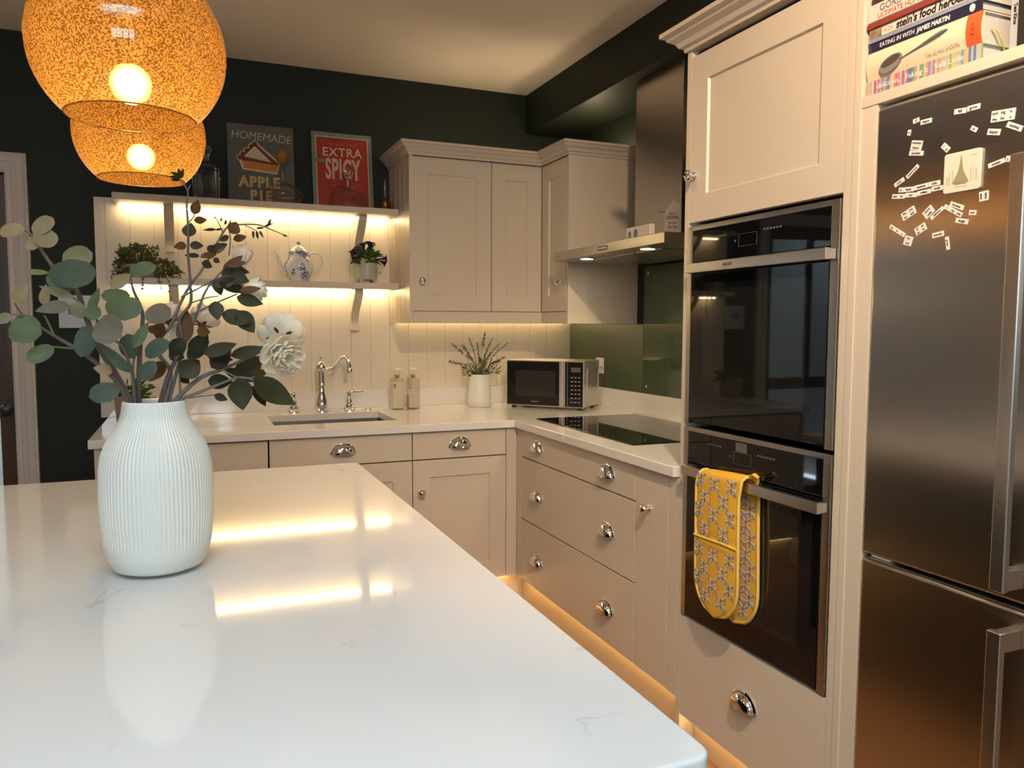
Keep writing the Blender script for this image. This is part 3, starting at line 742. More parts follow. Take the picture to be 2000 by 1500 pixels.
b = B(); b.box(.004, .602, .062, .66, .03, FZ1-.005, .006); out('cabinet', b, mat('fridge_side', (.22, .21, .20), .4, .5), t)
def fdoor(z0, z1):
    b = B(); b.box(0, .606, 0, .056, z0, z1, .009, seg=4); return out('door', b, STEELD, t)
du = fdoor(FZS+.007, FZ1); dl = fdoor(FZ0, FZS-.005)
b = B(); b.box(.010, .596, .004, .056, FZS-.005, FZS-.001, .001); out('door_trim', b, STEELL, dl)
b = B(); b.box(.018, .07, .012, .05, FZS-.0005, FZS+.0065, .002); out('hinge_cap', b, CERAM, t)
def fhandle(d, z0, z1):
    b = B(); b.box(.350, .378, -.062, -.046, z0, z1, .003, seg=3)
    b.box(.353, .375, -.047, 0, z0+.002, z0+.04, .002); b.box(.353, .375, -.047, 0, z1-.04, z1-.002, .002)
    out('handle', b, STEELL, d)
fhandle(du, .866, 1.655); fhandle(dl, .15, .792)
# ---------------- island ----------------
IX0, IX1, IY0, IY1 = -.74, .491, .625, 2.462
t = thing('kitchen_island', 'island under the white quartz top, dark green painted sides', 'island', (-.1, 1.5, 0))
b = B(); b.box(IX0+.05, IX1-.045, IY0+.25, IY1-.04, .10, .879, .002); out('body', b, mat('island_green', (.010, .016, .012), .6, spec=.2), t, world=True)
b = B(); b.box(IX0+.10, IX1-.10, IY0+.30, IY1-.10, 0, .0995); out('plinth', b, DARK, t, world=True)
def rrect(x0, x1, y0, y1, r, n=6):
    P = []
    for cx, cy, a0 in ((x1-r, y1-r, 0), (x0+r, y1-r, 90), (x0+r, y0+r, 180), (x1-r, y0+r, 270)):
        for k in range(n+1): a = rad(a0+90*k/n); P.append((cx+r*cos(a), cy+r*sin(a)))
    return P
b = B(); fs = b.prism(rrect(IX0, IX1, IY0, IY1, .022), .880, .910, 'xy')
es = [e for e in b.bm.edges if abs(e.verts[0].co.z-e.verts[1].co.z) < 1e-6]
r = bmesh.ops.bevel(b.bm, geom=es, offset=.005, segments=3, profile=.5, affect='EDGES')
o = out('island_worktop', b, QUARTZ); tag(o, 'large white quartz island worktop in the foreground with the vase on it', 'worktop')

# ---------------- ribbed vase ----------------
VX, VY = -.060, 1.51
t = thing('ribbed_vase', 'tall white ribbed ceramic vase on the island holding branches and roses', 'vase', (VX, VY, .91))
VK = 1.0
prof = [(0, 0), (.030, 0), (.054, .0015), (.075, .010), (.0845, .028), (.0895, .052), (.0907, .073), (.0932, .098), (.0942, .140), (.0928, .186), (.0893, .210), (.0813, .232), (.0674, .254), (.0562, .277), (.0530, .293), (.0518, .3025), (.0500, .305), (.0470, .303), (.0470, .285), (.055, .25), (.075, .20), (.085, .12), (.07, .03), (0, .02)]
# densify
pp = []
for (a, c), (a2, c2) in zip(prof, prof[1:]):
    for k in range(3): pp.append((a+(a2-a)*k/3, c+(c2-c)*k/3))
pp.append(prof[-1])
NR = 84
def rip(a, r, z):
    if r < .05: return 1
    w = min(1, max(0, (z-.045)/.02))
    return 1+w*(.018*abs(cos(a*NR/2+.12*sin(z*30+a*3)))-.012)
b = B(); b.lathe(pp[:-1]+[prof[-1]], None, NR*6, ripple=lambda a, r, z: rip(a, r, z)); 
out('vase_body', b, mat('white_matt_ceramic', (.74, .725, .66), .32), t, sharp=80)

# ---------------- pendants ----------------
def pendant_glass():
    m = bpy.data.materials.new('amber_bubble_glass'); m.use_nodes = True; nt = m.node_tree; N = nt.nodes; L = nt.links; N.clear()
    o = N.new('ShaderNodeOutputMaterial'); tc = N.new('ShaderNodeTexCoord')
    nz = N.new('ShaderNodeTexNoise'); nz.inputs['Scale'].default_value = 330; nz.inputs['Detail'].default_value = 1.5; L.new(tc.outputs['Object'], nz.inputs[0])
    r = N.new('ShaderNodeValToRGB'); r.color_ramp.elements[0].position = .44; r.color_ramp.elements[1].position = .54
    r.color_ramp.elements[0].color = (0, 0, 0, 1); r.color_ramp.elements[1].color = (1, 1, 1, 1); L.new(nz.outputs[0], r.inputs[0])
    mc = N.new('ShaderNodeMix'); mc.data_type = 'RGBA'; mc.inputs[6].default_value = (.115, .050, .011, 1); mc.inputs[7].default_value = (.36, .182, .046, 1); L.new(r.outputs[0], mc.inputs[0])
    tr = N.new('ShaderNodeBsdfTransparent'); tr.inputs[0].default_value = (1, .62, .24, 1)
    tl = N.new('ShaderNodeBsdfTranslucent'); L.new(mc.outputs[2], tl.inputs[0])
    df = N.new('ShaderNodeBsdfDiffuse'); L.new(mc.outputs[2], df.inputs[0])
    a = N.new('ShaderNodeMixShader'); a.inputs[0].default_value = .35; L.new(tl.outputs[0], a.inputs[1]); L.new(df.outputs[0], a.inputs[2])
    c = N.new('ShaderNodeMixShader'); c.inputs[0].default_value = .90; L.new(tr.outputs[0], c.inputs[1]); L.new(a.outputs[0], c.inputs[2])
    g = N.new('ShaderNodeBsdfGlossy'); g.inputs['Roughness'].default_value = .03; lw = N.new('ShaderNodeLayerWeight'); lw.inputs[0].default_value = .5
    pw = N.new('ShaderNodeMath'); pw.operation = 'POWER'; pw.inputs[1].default_value = 4; L.new(lw.outputs['Facing'], pw.inputs[0])
    ad = N.new('ShaderNodeMath'); ad.operation = 'MULTIPLY_ADD'; ad.inputs[1].default_value = .35; ad.inputs[2].default_value = .04; L.new(pw.outputs[0], ad.inputs[0])
    f = N.new('ShaderNodeMixShader'); L.new(ad.outputs[0], f.inputs[0]); L.new(c.outputs[0], f.inputs[1]); L.new(g.outputs[0], f.inputs[2]); L.new(f.outputs[0], o.inputs[0])
    return m
PG = pendant_glass()
PR = .163
def pendant(x, y, z, label):
    t = thing('pendant_light', label, 'pendant light', (x, y, z), 0, 'amber glass pendants over the island')
    b = B(); prof = []
    a0 = -math.acos(.66); a1 = rad(78)
    for k in range(41):
        a = a0+(a1-a0)*k/40; prof.append((PR*cos(a)*1.0, PR*sin(a)*.98))
    b.lathe(prof, None, 72, cap=False); sh = out('shade', b, PG, t, sharp=80)
    b = B(); r0 = PR*.66; z0 = PR*sin(a0)*.98
    b.tube([(r0*cos(2*pi*k/64), r0*sin(2*pi*k/64), z0) for k in range(64)], .0016, 6, closed=True); out('rim', b, PG, sh, sharp=80)
    b = B(); zt = PR*sin(a1)*.98
    b.lathe([(.034, zt-.004), (.036, zt), (.036, zt+.012), (.022, zt+.020), (.016, zt+.045), (.004, zt+.052), (.003, zt+.06)], None, 28); out('cap', b, mat('antique_brass', (.45, .32, .16), .3, 1) if 'antique_brass' not in bpy.data.materials else bpy.data.materials['antique_brass'], t)
    b = B(); b.lathe([(.013, -.029), (.013, .0), (.016, .004), (.018, .05), (.016, zt-.004)], None, 20); out('lamp_holder', b, bpy.data.materials['antique_brass'], t)
    b = B(); b.lathe([(0, -.096), (.012, -.094), (.026, -.086), (.034, -.072), (.036, -.060), (.034, -.047), (.026, -.034), (.014, -.027), (0, -.026)], None, 24); out('bulb', b, BULB, t, sharp=80)
    b = B(); b.tube([(0, 0, zt+.055), (0, 0, ZC-z-.02)], .0032, 8); out('cord', b, mat('brown_cord', (.08, .05, .03), .8) if 'brown_cord' not in bpy.data.materials else bpy.data.materials['brown_cord'], t)
    b = B(); b.lathe([(.0, ZC-z-.028), (.045, ZC-z-.026), (.052, ZC-z-.012), (.052, ZC-z-.0005)], None, 28); out('ceiling_rose', b, bpy.data.materials['antique_brass'], t)
p1 = at(253, 97, 1, 1.58); p2 = at(274, 262, 1, 2.33)
pendant(p1.x, p1.y, p1.z, 'nearer and larger-looking amber speckled glass globe pendant, cut by the top of the photo')
pendant(p2.x, p2.y, p2.z, 'farther amber speckled glass globe pendant, below and behind the other')

# ---------------- microwave ----------------
fl = Vector((1.573, 3.845)); fr = Vector((1.868, 3.518)); ang = math.atan2(fr.y-fl.y, fr.x-fl.x); MWw = (fr-fl).length
t = thing('microwave_oven', 'small silver and black microwave standing diagonally in the worktop corner', 'microwave', (fl.x, fl.y, .91), ang)
D_, H0, H1 = .246, .014, .258
SILV = mat('silver_plastic', (.62, .58, .52), .32, .65)
b = B(); b.box(0, MWw, .012, D_, H0, H1, .008, seg=3); out('casing', b, SILV, t)
b = B(); b.box(.0, MWw, 0, .0115, H0, H1, .003); ff = out('front_frame', b, SILV, t)
xd = MWw*.70
b = B(); b.box(.006, xd-.002, -.006, .002, H0+.006, H1-.007, .002); dr = out('door', b, BLACKG, t)
b = B(); b.box(.055, xd-.022, -.0066, -.0058, H0+.052, H1-.055, .0003); out('window', b, mat('microwave_mesh_window', (.022, .021, .020), .12, 0, .6), dr)
b = B()
for k in range(7): b.box(.148+.006*k, .1525+.006*k, -.0064, -.0058, H0+.023, H0+.027)
out('lettering', b, PRINT, dr)
b = B(); b.box(xd, xd+.024, -.015, -.0, H0+.004, H1-.005, .005, seg=3); out('door_handle', b, mat('silver_bar', (.66, .60, .55), .3, .8), dr)
b = B(); b.box(xd+.030, MWw-.004, -.0045, .002, H0+.005, H1-.006, .001); cp = out('control_panel', b, BLACKG, t)
b = B(); b.box(xd+.043, xd+.0445, -.0052, -.004, H0+.006, H1-.007); out('trim_line', b, SILV, cp)
cx = (xd+.045+MWw)/2
b = B(); b.box(cx-.026, cx+.026, -.0052, -.0042, H1-.058, H1-.034, .0005); out('display', b, mat('display_grey', (.09, .10, .10), .3), cp)
b = B()
for r_ in range(7):
    z = H1-.088-.0215*r_
    for c_ in range(3): b.box(cx-.026+.020*c_, cx-.014+.020*c_, -.0052, -.0042, z, z+.0045)
out('button_print', b, PRINT, cp)
b = B()
pts = rrect(.05, D_-.02, .05, H1-.04, .02, 4)
b.tube([(MWw+.0004, y, z) for y, z in pts], .003, 6, closed=True); out('side_rib', b, SILV, t)
b = B()
for x in (.03, MWw-.03):
    for y in (.03, D_-.03): b.cyl(.012, 0, H0+.001, T((x, y, 0)), 12)
out('foot', b, BLACKP, t)
t = thing('socket_and_plug', 'white socket on the corner wall with a black cable, half hidden behind the microwave', 'socket', (2.083, 3.725, 1.13))
b = B(); b.box(2.078, 2.0835, 3.69, 3.775, 1.09, 1.175, .002); out('socket_plate', b, CERAM, t, world=True)
b = B(); b.box(2.052, 2.0778, 3.700, 3.735, 1.125, 1.165, .004); out('plug', b, CERAM, t, world=True)
b = B(); b.tube([(2.060, 3.716, 1.128), (2.057, 3.714, 1.10), (2.06, 3.72, 1.05), (2.065, 3.74, .98), (2.066, 3.79, .925)], .0035, 8); out('cable', b, BLACKP, t, world=True)

# ---------------- tin signs ----------------
FNX = Matrix(((1, 0, 0, 0), (0, 0, -1, 0), (0, 1, 0, 0), (0, 0, 0, 1)))   # text facing -y
def leaning(name, label, x0, x1, yb, zb, h, yt):
    tilt = math.atan2(yt-yb, h); 
    return thing(name, label, 'sign', (x0, yb, zb), rot=(-tilt, 0, 0))
SW, SH = .315, .405
t = leaning('tin_sign', 'dark weathered tin sign HOMEMADE APPLE PIE leaning on the wall, with a pie slice', .197, .512, 4.070, 1.9352, SH, 4.110)
RUST = mat('weathered_blue_tin', (.085, .125, .115), .5, vary=(7, (.13, .085, .065)))
b = B(); b.box(0, SW, 0, .0015, 0, SH, .0005); out('plate', b, RUST, t)
def flat(b, poly, d): b.prism([(x, z+.012) for x, z in poly], -d, -d+.0003, 'xz')
CREAMP = mat('cream_print', (.66, .54, .34), .5); GREYP = mat('chalk_print', (.42, .41, .36), .5); ORP = mat('pie_orange', (.60, .19, .035), .5)
DRP = mat('pie_crust_red', (.16, .035, .02), .5); YELP = mat('print_straw', (.62, .42, .17), .5)
b = B(); b.text('HOMEMADE', .056, T((SW/2+.003, -.0004, SH-.060)) @ FNX @ R(-2, 'Z'), sx=.93, shear=.12); out('lettering', b, GREYP, t)
b = B(); b.text('APPLE', .074, T((SW/2-.01, -.0004, .118)) @ FNX, sx=.90, off=.003, spacing=1.12); b.text('PIE', .068, T((SW/2-.005, -.0004, .052)) @ FNX, sx=.95, off=.003, spacing=1.35); out('lettering', b, YELP, t)
b = B(); 
bump_ = [(.058, .225), (.073, .243), (.092, .262), (.113, .282), (.128, .297)]
def disc(b, x, z, r, d, n=14): flat(b, [(x+r*cos(2*pi*k/n), z+r*sin(2*pi*k/n)) for k in range(n)], d)
flat(b, [(.049, .222), (.068, .166), (.232, .152), (.246, .200), (.240, .218), (.134, .308), (.120, .306)], .0006)
for x, z in bump_: disc(b, x, z, .0165, .0006)
out('pie_outline', b, CREAMP, t)
b = B(); flat(b, [(.062, .228), (.070, .196), (.236, .184), (.240, .206), (.132, .300), (.120, .290)], .0010)
for x, z in bump_: disc(b, x, z, .0125, .0010)
out('pie_crust', b, DRP, t)
b = B(); flat(b, [(.069, .211), (.073, .175), (.230, .160), (.238, .192), (.236, .198)], .0013); out('pie_filling', b, ORP, t)
b = B(); flat(b, [(.076, .231), (.206, .211), (.127, .287)], .0014); out('pie_top', b, CREAMP, t)
b = B()
for (x, z) in ((.100, .234), (.118, .231), (.136, .228), (.154, .225), (.172, .222), (.112, .246), (.130, .243), (.148, .240), (.122, .258), (.138, .256), (.128, .270)):
    b.prism([(x-.003, z+.012), (x, z+.0145), (x+.004, z+.012), (x, z+.0095)], -.0018, -.0014, 'xz')
out('pie_dots', b, DRP, t)
SW2, SH2 = .308, .405
t = leaning('tin_sign', 'red tin sign EXTRA SPICY in a pale green frame leaning on the wall', .600, .908, 4.050, 1.9352, SH2, 4.108)
REDT = mat('red_enamel', (.42, .030, .018), .35, vary=(6, (.30, .022, .015))); TEALT = mat('pale_green_enamel', (.20, .25, .20), .45, vary=(12, (.13, .17, .14)))
b = B(); b.box(0, SW2, 0, .0015, 0, SH2, .0005); out('plate', b, TEALT, t)
b = B(); b.box(.020, SW2-.020, -.0004, 0, .010, SH2-.022); out('border_line', b, CREAMP, t)
b = B(); b.box(.024, SW2-.024, -.0008, -.0004, .012, SH2-.026); out('red_field', b, REDT, t)
PINKP = mat('pale_pink_print', (.62, .42, .34), .5)
b = B(); b.text('hot and fresh', .030, T((SW2/2, -.0010, SH2-.058)) @ FNX, sx=.95, shear=.25); out('lettering', b, mat('soft_red_print', (.55, .12, .08), .5), t)
b = B(); b.text('EXTRA', .064, T((SW2/2, -.0010, SH2-.104)) @ FNX, sx=.98, spacing=1.08, off=.0008); out('lettering', b, CREAMP, t)
b = B(); b.text('SPICY', .070, T((SW2/2, -.0010, SH2-.195)) @ FNX @ Matrix.Diagonal((1, 2.1, 1, 1)), sx=.94, off=.0022, spacing=1.08); out('lettering', b, PINKP, t)
b = B(); b.box(.004, .070, -.0013, -.0009, SH2-.158, SH2-.140); out('ribbon', b, TEALT, t)
b = B(); 
b.prism([(.09, .10), (.12, .13), (.20, .125), (.235, .09), (.20, .105), (.13, .105)], -.0012, -.0009, 'xz'); b.prism([(.078, .128), (.09, .10), (.096, .105), (.088, .13)], -.0012, -.0009, 'xz'); out('chilli_print', b, mat('dark_red_print', (.20, .015, .01), .5), t)

# ---------------- decanters ----------------
def ring(*a): return list(a)
t = thing('glass_decanter', 'cut glass square decanter with a ball stopper, left end of the upper shelf', 'decanter', (.095, 4.00, 1.9352), rad(20))
def facet(n, amt): return lambda a, r, z: 1+amt*abs(cos(n*a/2))
b = B(); b.box(-.048, .048, -.048, .048, .0005, .155, .012, seg=3)
b.lathe([(.044, .150), (.040, .165), (.024, .178), (.015, .188), (.015, .205), (.020, .210)], None, 24); out('bottle', b, CUTG, t)
b = B()
for s_ in range(4):
    M_ = R(90*s_, 'Z')
    for k in range(-3, 4): b.prism([(.010*k-.004, .02), (.010*k+.004, .02), (.016*k+.004, .11), (.016*k-.004, .11)], -.0500, -.047, 'xz', M_, .001, 1)
out('cut_pattern', b, CUTG, t, sharp=20)
b = B(); b.lathe([(.010, .195), (.012, .212), (.024, .222), (.030, .240), (.024, .258), (.010, .266), (0, .267)], None, 8); out('stopper', b, CUTG, t, sharp=10)
t = thing('wine_decanter', 'wide bottomed clear glass decanter with a round cork ball, in front of the pie sign', 'decanter', (.440, 3.965, 1.9352))
b = B(); b.lathe([(.050, .001), (.075, .008), (.092, .026), (.097, .046), (.088, .066), (.060, .086), (.032, .100), (.017, .115), (.012, .135), (.0115, .20), (.013, .22)], None, 48, cap=True); out('flask', b, CLEARG, t, sharp=80)
b = B(); b.lathe([(0, .198), (.016, .200), (.028, .212), (.033, .230), (.028, .248), (.016, .260), (0, .263)], None, 28); out('cork_ball', b, mat('amber_cork', (.30, .14, .03), .5), t, sharp=80)
t = thing('ships_decanter', 'low cut glass decanter with a faceted stopper, in front of the spicy sign', 'decanter', (.755, 3.955, 1.9352))
b = B(); b.lathe([(.080, .001), (.092, .006), (.093, .045), (.086, .066), (.060, .084), (.034, .096), (.019, .108), (.016, .135), (.022, .146)], None, 36, ripple=lambda a, r, z: 1+(.02*(1 if int(a*18/pi) % 2 else 0) if z < .09 else 0)); out('bottle', b, CLEARG, t, sharp=15)
b = B(); b.lathe([(.010, .135), (.012, .150), (.026, .160), (.030, .172), (.020, .186), (.008, .198), (0, .20)], None, 8); out('stopper', b, CUTG, t, sharp=10)
t = thing('brass_ornament', 'small dark brass oil lamp ornament at the right end of the upper shelf', 'ornament', (.955, 4.00, 1.9352))
BRS = mat('dark_brass', (.30, .17, .06), .3, 1)
b = B(); b.lathe([(.024, 0), (.027, .004), (.022, .012), (.027, .024), (.029, .040), (.020, .055), (.014, .062), (.018, .068), (0, .070)], None, 24); out('base', b, BRS, t)
b = B(); b.lathe([(.010, .068), (.016, .085), (.012, .12), (.008, .16), (.007, .165)], None, 20, cap=False); out('glass_chimney', b, CLEARG, t)
b = B(); b.tube([(.026, 0, .045), (.042, 0, .05), (.044, 0, .03), (.028, 0, .02)], .003, 8); out('handle', b, BRS, t)

# ---------------- teapot ----------------
def chinamat():
    m, nt, p = nodes('blue_flowered_china'); N = nt.nodes; L = nt.links
    tc = N.new('ShaderNodeTexCoord')
    n1 = N.new('ShaderNodeTexNoise'); n1.inputs['Scale'].default_value = 24; n1.inputs['Detail'].default_value = 0; L.new(tc.outputs['Object'], n1.inputs[0])
    r1 = N.new('ShaderNodeValToRGB'); r1.color_ramp.elements[0].position = .52; r1.color_ramp.elements[1].position = .56; L.new(n1.outputs[0], r1.inputs[0])
    n2 = N.new('ShaderNodeTexNoise'); n2.inputs['Scale'].default_value = 110; n2.inputs['Detail'].default_value = 3; L.new(tc.outputs['Object'], n2.inputs[0])
    r2 = N.new('ShaderNodeValToRGB'); r2.color_ramp.elements[0].position = .40; r2.color_ramp.elements[1].position = .56; L.new(n2.outputs[0], r2.inputs[0])
    mu = N.new('ShaderNodeMath'); mu.operation = 'MULTIPLY'; L.new(r1.outputs[0], mu.inputs[0]); L.new(r2.outputs[0], mu.inputs[1])
    mx = N.new('ShaderNodeMix'); mx.data_type = 'RGBA'; mx.inputs[6].default_value = (.80, .80, .80, 1); mx.inputs[7].default_value = (.07, .13, .33, 1)
    L.new(mu.outputs[0], mx.inputs[0]); L.new(mx.outputs[2], p.inputs['Base Color']); p.inputs['Roughness'].default_value = .12; return m
CHINA = chinamat(); WCH = mat('white_china', (.80, .79, .77), .12)
GOLD = mat('gilt', (.7, .5, .2), .25, 1)
t = thing('china_teapot', 'white china teapot with blue flowers standing on the lower shelf', 'teapot', (.513, 3.985, 1.5622))
b = B(); b.lathe([(.042, 0), (.046, .004), (.042, .012), (.052, .026), (.068, .052), (.072, .075), (.066, .098), (.054, .116), (.046, .128), (.044, .136), (.050, .144), (.047, .145), (.040, .140), (0, .139)], None, 48); out('body', b, CHINA, t, sharp=80)
b = B(); b.lathe([(.044, .1455), (.046, .148), (.040, .154), (.030, .168), (.016, .176), (.009, .180), (.006, .185), (.010, .191), (.009, .196), (.004, .200), (0, .203)], None, 32); out('lid', b, CHINA, t, sharp=80)
b = B(); b.tube([(-.058, 0, .045), (-.078, 0, .055), (-.090, 0, .080), (-.095, 0, .108), (-.100, 0, .130), (-.108, 0, .144), (-.118, 0, .150)], [.019, .016, .012, .009, .0075, .006, .006], 14); out('spout', b, WCH, t, sharp=80)
b = B(); b.tube([(.045, 0, .128), (.058, 0, .142), (.078, 0, .147), (.100, 0, .140), (.115, 0, .118), (.114, 0, .092), (.100, 0, .070), (.082, 0, .058), (.064, 0, .050)], [.004, .0045, .005, .005, .005, .005, .0048, .0045, .004], 10); out('handle', b, WCH, t, sharp=80)

# ---------------- leaves & small plants ----------------
def leaf(b, base, tip, w, nrm, curl=.15, fold=.12, round_=False, n=7, wav=0):
    """one leaf blade as a curved ribbon from base to tip, facing nrm"""
    base = Vector(base); tip = Vector(tip); ax = tip-base; L_ = ax.length
    if L_ < 1e-5: return
    ax /= L_; nr = Vector(nrm); nr = (nr-ax*nr.dot(ax))
    if nr.length < 1e-4: nr = ax.orthogonal()
    nr.normalize(); sd = ax.cross(nr)
    vs = []; cols = 5
    for i in range(n+1):
        s_ = i/n
        if round_: ww = math.sqrt(max(0, 1-((s_-.54)/.54)**2)) if s_ < .54 else math.sqrt(max(0, 1-((s_-.54)/.46)**2))
        else: ww = sin(pi*s_**.78)**.85 if 0 < s_ < 1 else 0
        ww = max(ww, .03)
        for j in range(cols):
            u = (j/(cols-1)-.5)*2
            off = curl*L_*(4*s_*(1-s_)*.5 - s_*.2) + fold*w*(abs(u)**.7)*ww*1.2 + wav*w*sin(7*s_+3*u)*abs(u)
            vs.append(base+ax*(L_*s_)+sd*(u*w*.5*ww)+nr*off)
    f = [(i*cols+j, i*cols+j+1, (i+1)*cols+j+1, (i+1)*cols+j) for i in range(n) for j in range(cols-1)]
    b.add(vs, f)
def qleaf(b, p, d, w, nr):
    """tiny four-sided leaf"""
    p = Vector(p); d = Vector(d); sd = d.cross(Vector(nr)); sd = sd.normalized()*w*.5 if sd.length > 1e-6 else Vector((w*.5, 0, 0))
    b.add([p, p+d*.45+sd, p+d, p+d*.45-sd], [(0, 1, 2, 3)])
def rv(): 
    while 1:
        v = Vector((random.uniform(-1,1), random.uniform(-1,1), random.uniform(-1,1)))
        if .1 < v.length < 1: return v.normalized()
GL1 = leafmat('small_green_leaf', (.13, .155, .055), (.17, .19, .08)); GL2 = leafmat('bright_green_leaf', (.05, .13, .02), (.10, .20, .04)); STEMG = mat('green_stem', (.09, .12, .04), .6)
# trailing plant on the lower shelf
t = thing('trailing_plant', 'bushy trailing green plant in a pale bowl at the left end of the lower shelf', 'potted plant', (-.190, 3.985, 1.5622))
b = B(); b.lathe([(.045, 0), (.060, .004), (.075, .030), (.085, .055), (.088, .060), (.082, .060), (.06, .03), (0, .02)], None, 32); out('pot', b, mat('blush_pot', (.50, .42, .36), .5), t)
random.seed(3)
b = B(); b2 = B()
def blob(cx, cy, cz, rx, ry, rz_, n, s0=.013, s1=.021):
    for _ in range(n):
        v = rv()*random.uniform(.35, 1)**.6
        p = Vector((cx+v.x*rx, cy+v.y*ry, cz+v.z*rz_)); d = (rv()+v*.8+Vector((0, 0, .2))).normalized()*random.uniform(s0, s1)
        qleaf(b, p, d, d.length*.8, rv()+Vector((0, -.8, .3)))
blob(-.02, -.01, .095, .088, .06, .050, 620); blob(.085, -.03, .045, .060, .04, .045, 260); blob(-.075, -.03, .040, .045, .04, .05, 160); blob(.02, -.04, .135, .06, .03, .02, 60)
blob(.135, -.05, .02, .030, .02, .03, 70)
strands = [[(-.05, -.07, .05), (-.07, -.10, .02), (-.085, -.115, -.02), (-.09, -.112, -.05)], [(0, -.07, .05), (.0, -.108, .02), (.005, -.118, -.03), (.0, -.118, -.055)], [(.04, -.07, .05), (.06, -.108, .02), (.075, -.118, -.02), (.08, -.118, -.065)],
           [(.06, -.06, .05), (.09, -.09, .03), (.112, -.115, -.02), (.118, -.115, -.09), (.112, -.115, -.15)], [(.08, -.05, .06), (.13, -.07, .05), (.16, -.08, .028), (.185, -.08, .024)], [(-.06, -.02, .08), (-.085, -.03, .13), (-.093, -.03, .155)],
           [(-.07, -.04, .07), (-.115, -.08, .03), (-.125, -.11, -.03), (-.12, -.11, -.09)]]
for st in strands:
    b2.tube(st, .0012, 5)
    for (a, c) in zip(st, st[1:]):
        a = Vector(a); c = Vector(c)
        for k in range(7):
            p = a.lerp(c, k/7); d = (rv()+Vector((0, -.3, -.3))).normalized()*random.uniform(.008, .014); qleaf(b, p, d, d.length*.8, rv()+Vector((0, -.8, 0)))
out('foliage', b, GL1, t); out('stems', b2, STEMG, t)
# purple flowers in a ribbed pot
t = thing('purple_flower_pot', 'dark purple petunias in a pale ribbed pot on little feet, right of the teapot', 'potted plant', (.850, 3.985, 1.5622))
b = B(); b.lathe([(.050, .018), (.053, .022), (.055, .10), (.057, .103), (.052, .103), (.049, .03), (0, .03)], None, 96, ripple=lambda a, r, z: 1+.018*cos(24*a) if .02 < z < .099 else 1)
for k in range(4):
    a = rad(45+90*k); b.tube([(.044*cos(a), .044*sin(a), .022), (.048*cos(a), .048*sin(a), .01), (.049*cos(a), .049*sin(a), 0)], [.014, .010, .008], 10)
out('pot', b, mat('grey_green_glaze', (.42, .42, .36), .35), t)
b = B(); random.seed(11)
for k in range(46):
    a = random.uniform(0, 2*pi); e = random.uniform(-.1, 1.2); d = Vector((cos(a)*cos(e), sin(a)*cos(e)*.7, sin(e))); l0 = random.uniform(.02, .06); L_ = random.uniform(.045, .075)
    p = Vector((0, 0, .105))+d*l0; leaf(b, p, p+d*L_+Vector((0, 0, -.01)), random.uniform(.022, .034), rv()+Vector((0, -.6, .8)), .3, .2, n=5)
out('foliage', b, GL2, t)
PUR = leafmat('purple_petal', (.045, .012, .10), (.035, .008, .06), .6, .2)
def trumpet(b, c, d, r, L_):
    d = Vector(d).normalized(); M_ = T(Vector(c)) @ d.to_track_quat('Z', 'Y').to_matrix().to_4x4()
    b.lathe([(.003, -L_), (.004, -L_*.6), (.008, -L_*.25), (r*.5, -.004), (r, .002)], M_, 20, cap=False, ripple=lambda a, rr, z: 1+(.14*sin(5*a)+.07*sin(11*a) if rr > .01 else 0))
for c, d, r in (((.012, -.04, .200), (.1, -.5, 1), .030), ((-.022, -.03, .198), (-.3, -.3, 1), .024), ((-.062, -.045, .155), (-1, -.8, .5), .030), ((-.078, -.03, .125), (-1, .2, -.3), .020), ((.098, -.03, .130), (1, -.3, .1), .020), ((.088, -.04, .105), (1, -.5, -.5), .018)):
    b = B(); trumpet(b, c, d, r, .045); out('flower', b, PUR, t)
# lavender in a white vase
t = thing('lavender_vase', 'white ceramic vase of purple lavender and green sprigs left of the microwave', 'vase', (1.448, 3.93, WT1))
b = B(); b.lathe([(.060, 0), (.066, .004), (.065, .04), (.060, .11), (.056, .168), (.057, .176), (.052, .176), (.052, .10), (.055, .02), (0, .012)], None, 40, ripple=lambda a, r, z: 1+.025*sin(3*a+z*22)); out('pot', b, CERAM, t, sharp=80)
b = B(); b2 = B(); b3 = B(); random.seed(5)
spikes = [((-.19, -.04, .25), 1), ((-.16, 0, .345), 1), ((-.105, -.02, .335), 1), ((-.06, .0, .375), 0), ((-.02, -.02, .35), 0), ((.035, .01, .40), 1), ((.06, 0, .34), 0), ((.085, .02, .37), 0), ((.13, .02, .345), 0), ((.165, .0, .345), 0), ((-.09, -.05, .285), 1), ((-.02, -.06, .27), 1), ((.05, -.05, .30), 0), ((.14, -.03, .27), 0), ((.10, -.05, .25), 1)]
LAV = leafmat('lavender_purple', (.10, .05, .11), (.14, .08, .15))
for tip, pur in spikes:
    if pur: b3 = B()
    tip = Vector(tip); base = Vector((tip.x*.18, tip.y*.3, .165)); mid = base.lerp(tip, .5)+Vector((-tip.x*.12, 0, .02))
    pts = [base, mid, tip]; b.tube(pts, .0013, 5)
    for k in range(26):
        s_ = .62+.38*k/26 if pur else .4+.6*k/26; p = base.lerp(mid, s_*2) if s_ < .5 else mid.lerp(tip, s_*2-1)
        for q in range(2):
            d = rv()*(.007 if pur else .005)*(1.3-s_*.6); qleaf(b3 if pur else b2, p+d*.3, d*1.6, .006, rv())
    if pur: out('lavender_flower', b3, LAV, t)
for k in range(230):
    a = random.uniform(0, 2*pi); e = random.uniform(.15, 1.4); d = Vector((cos(a)*cos(e)*1.15, sin(a)*cos(e)*.6, sin(e))); p = Vector((d.x*.03, d.y*.03, .168))+d*random.uniform(0, .07)
    dd_ = (d+rv()*.35).normalized()*random.uniform(.02, .045); qleaf(b2, p, dd_, .006, rv())
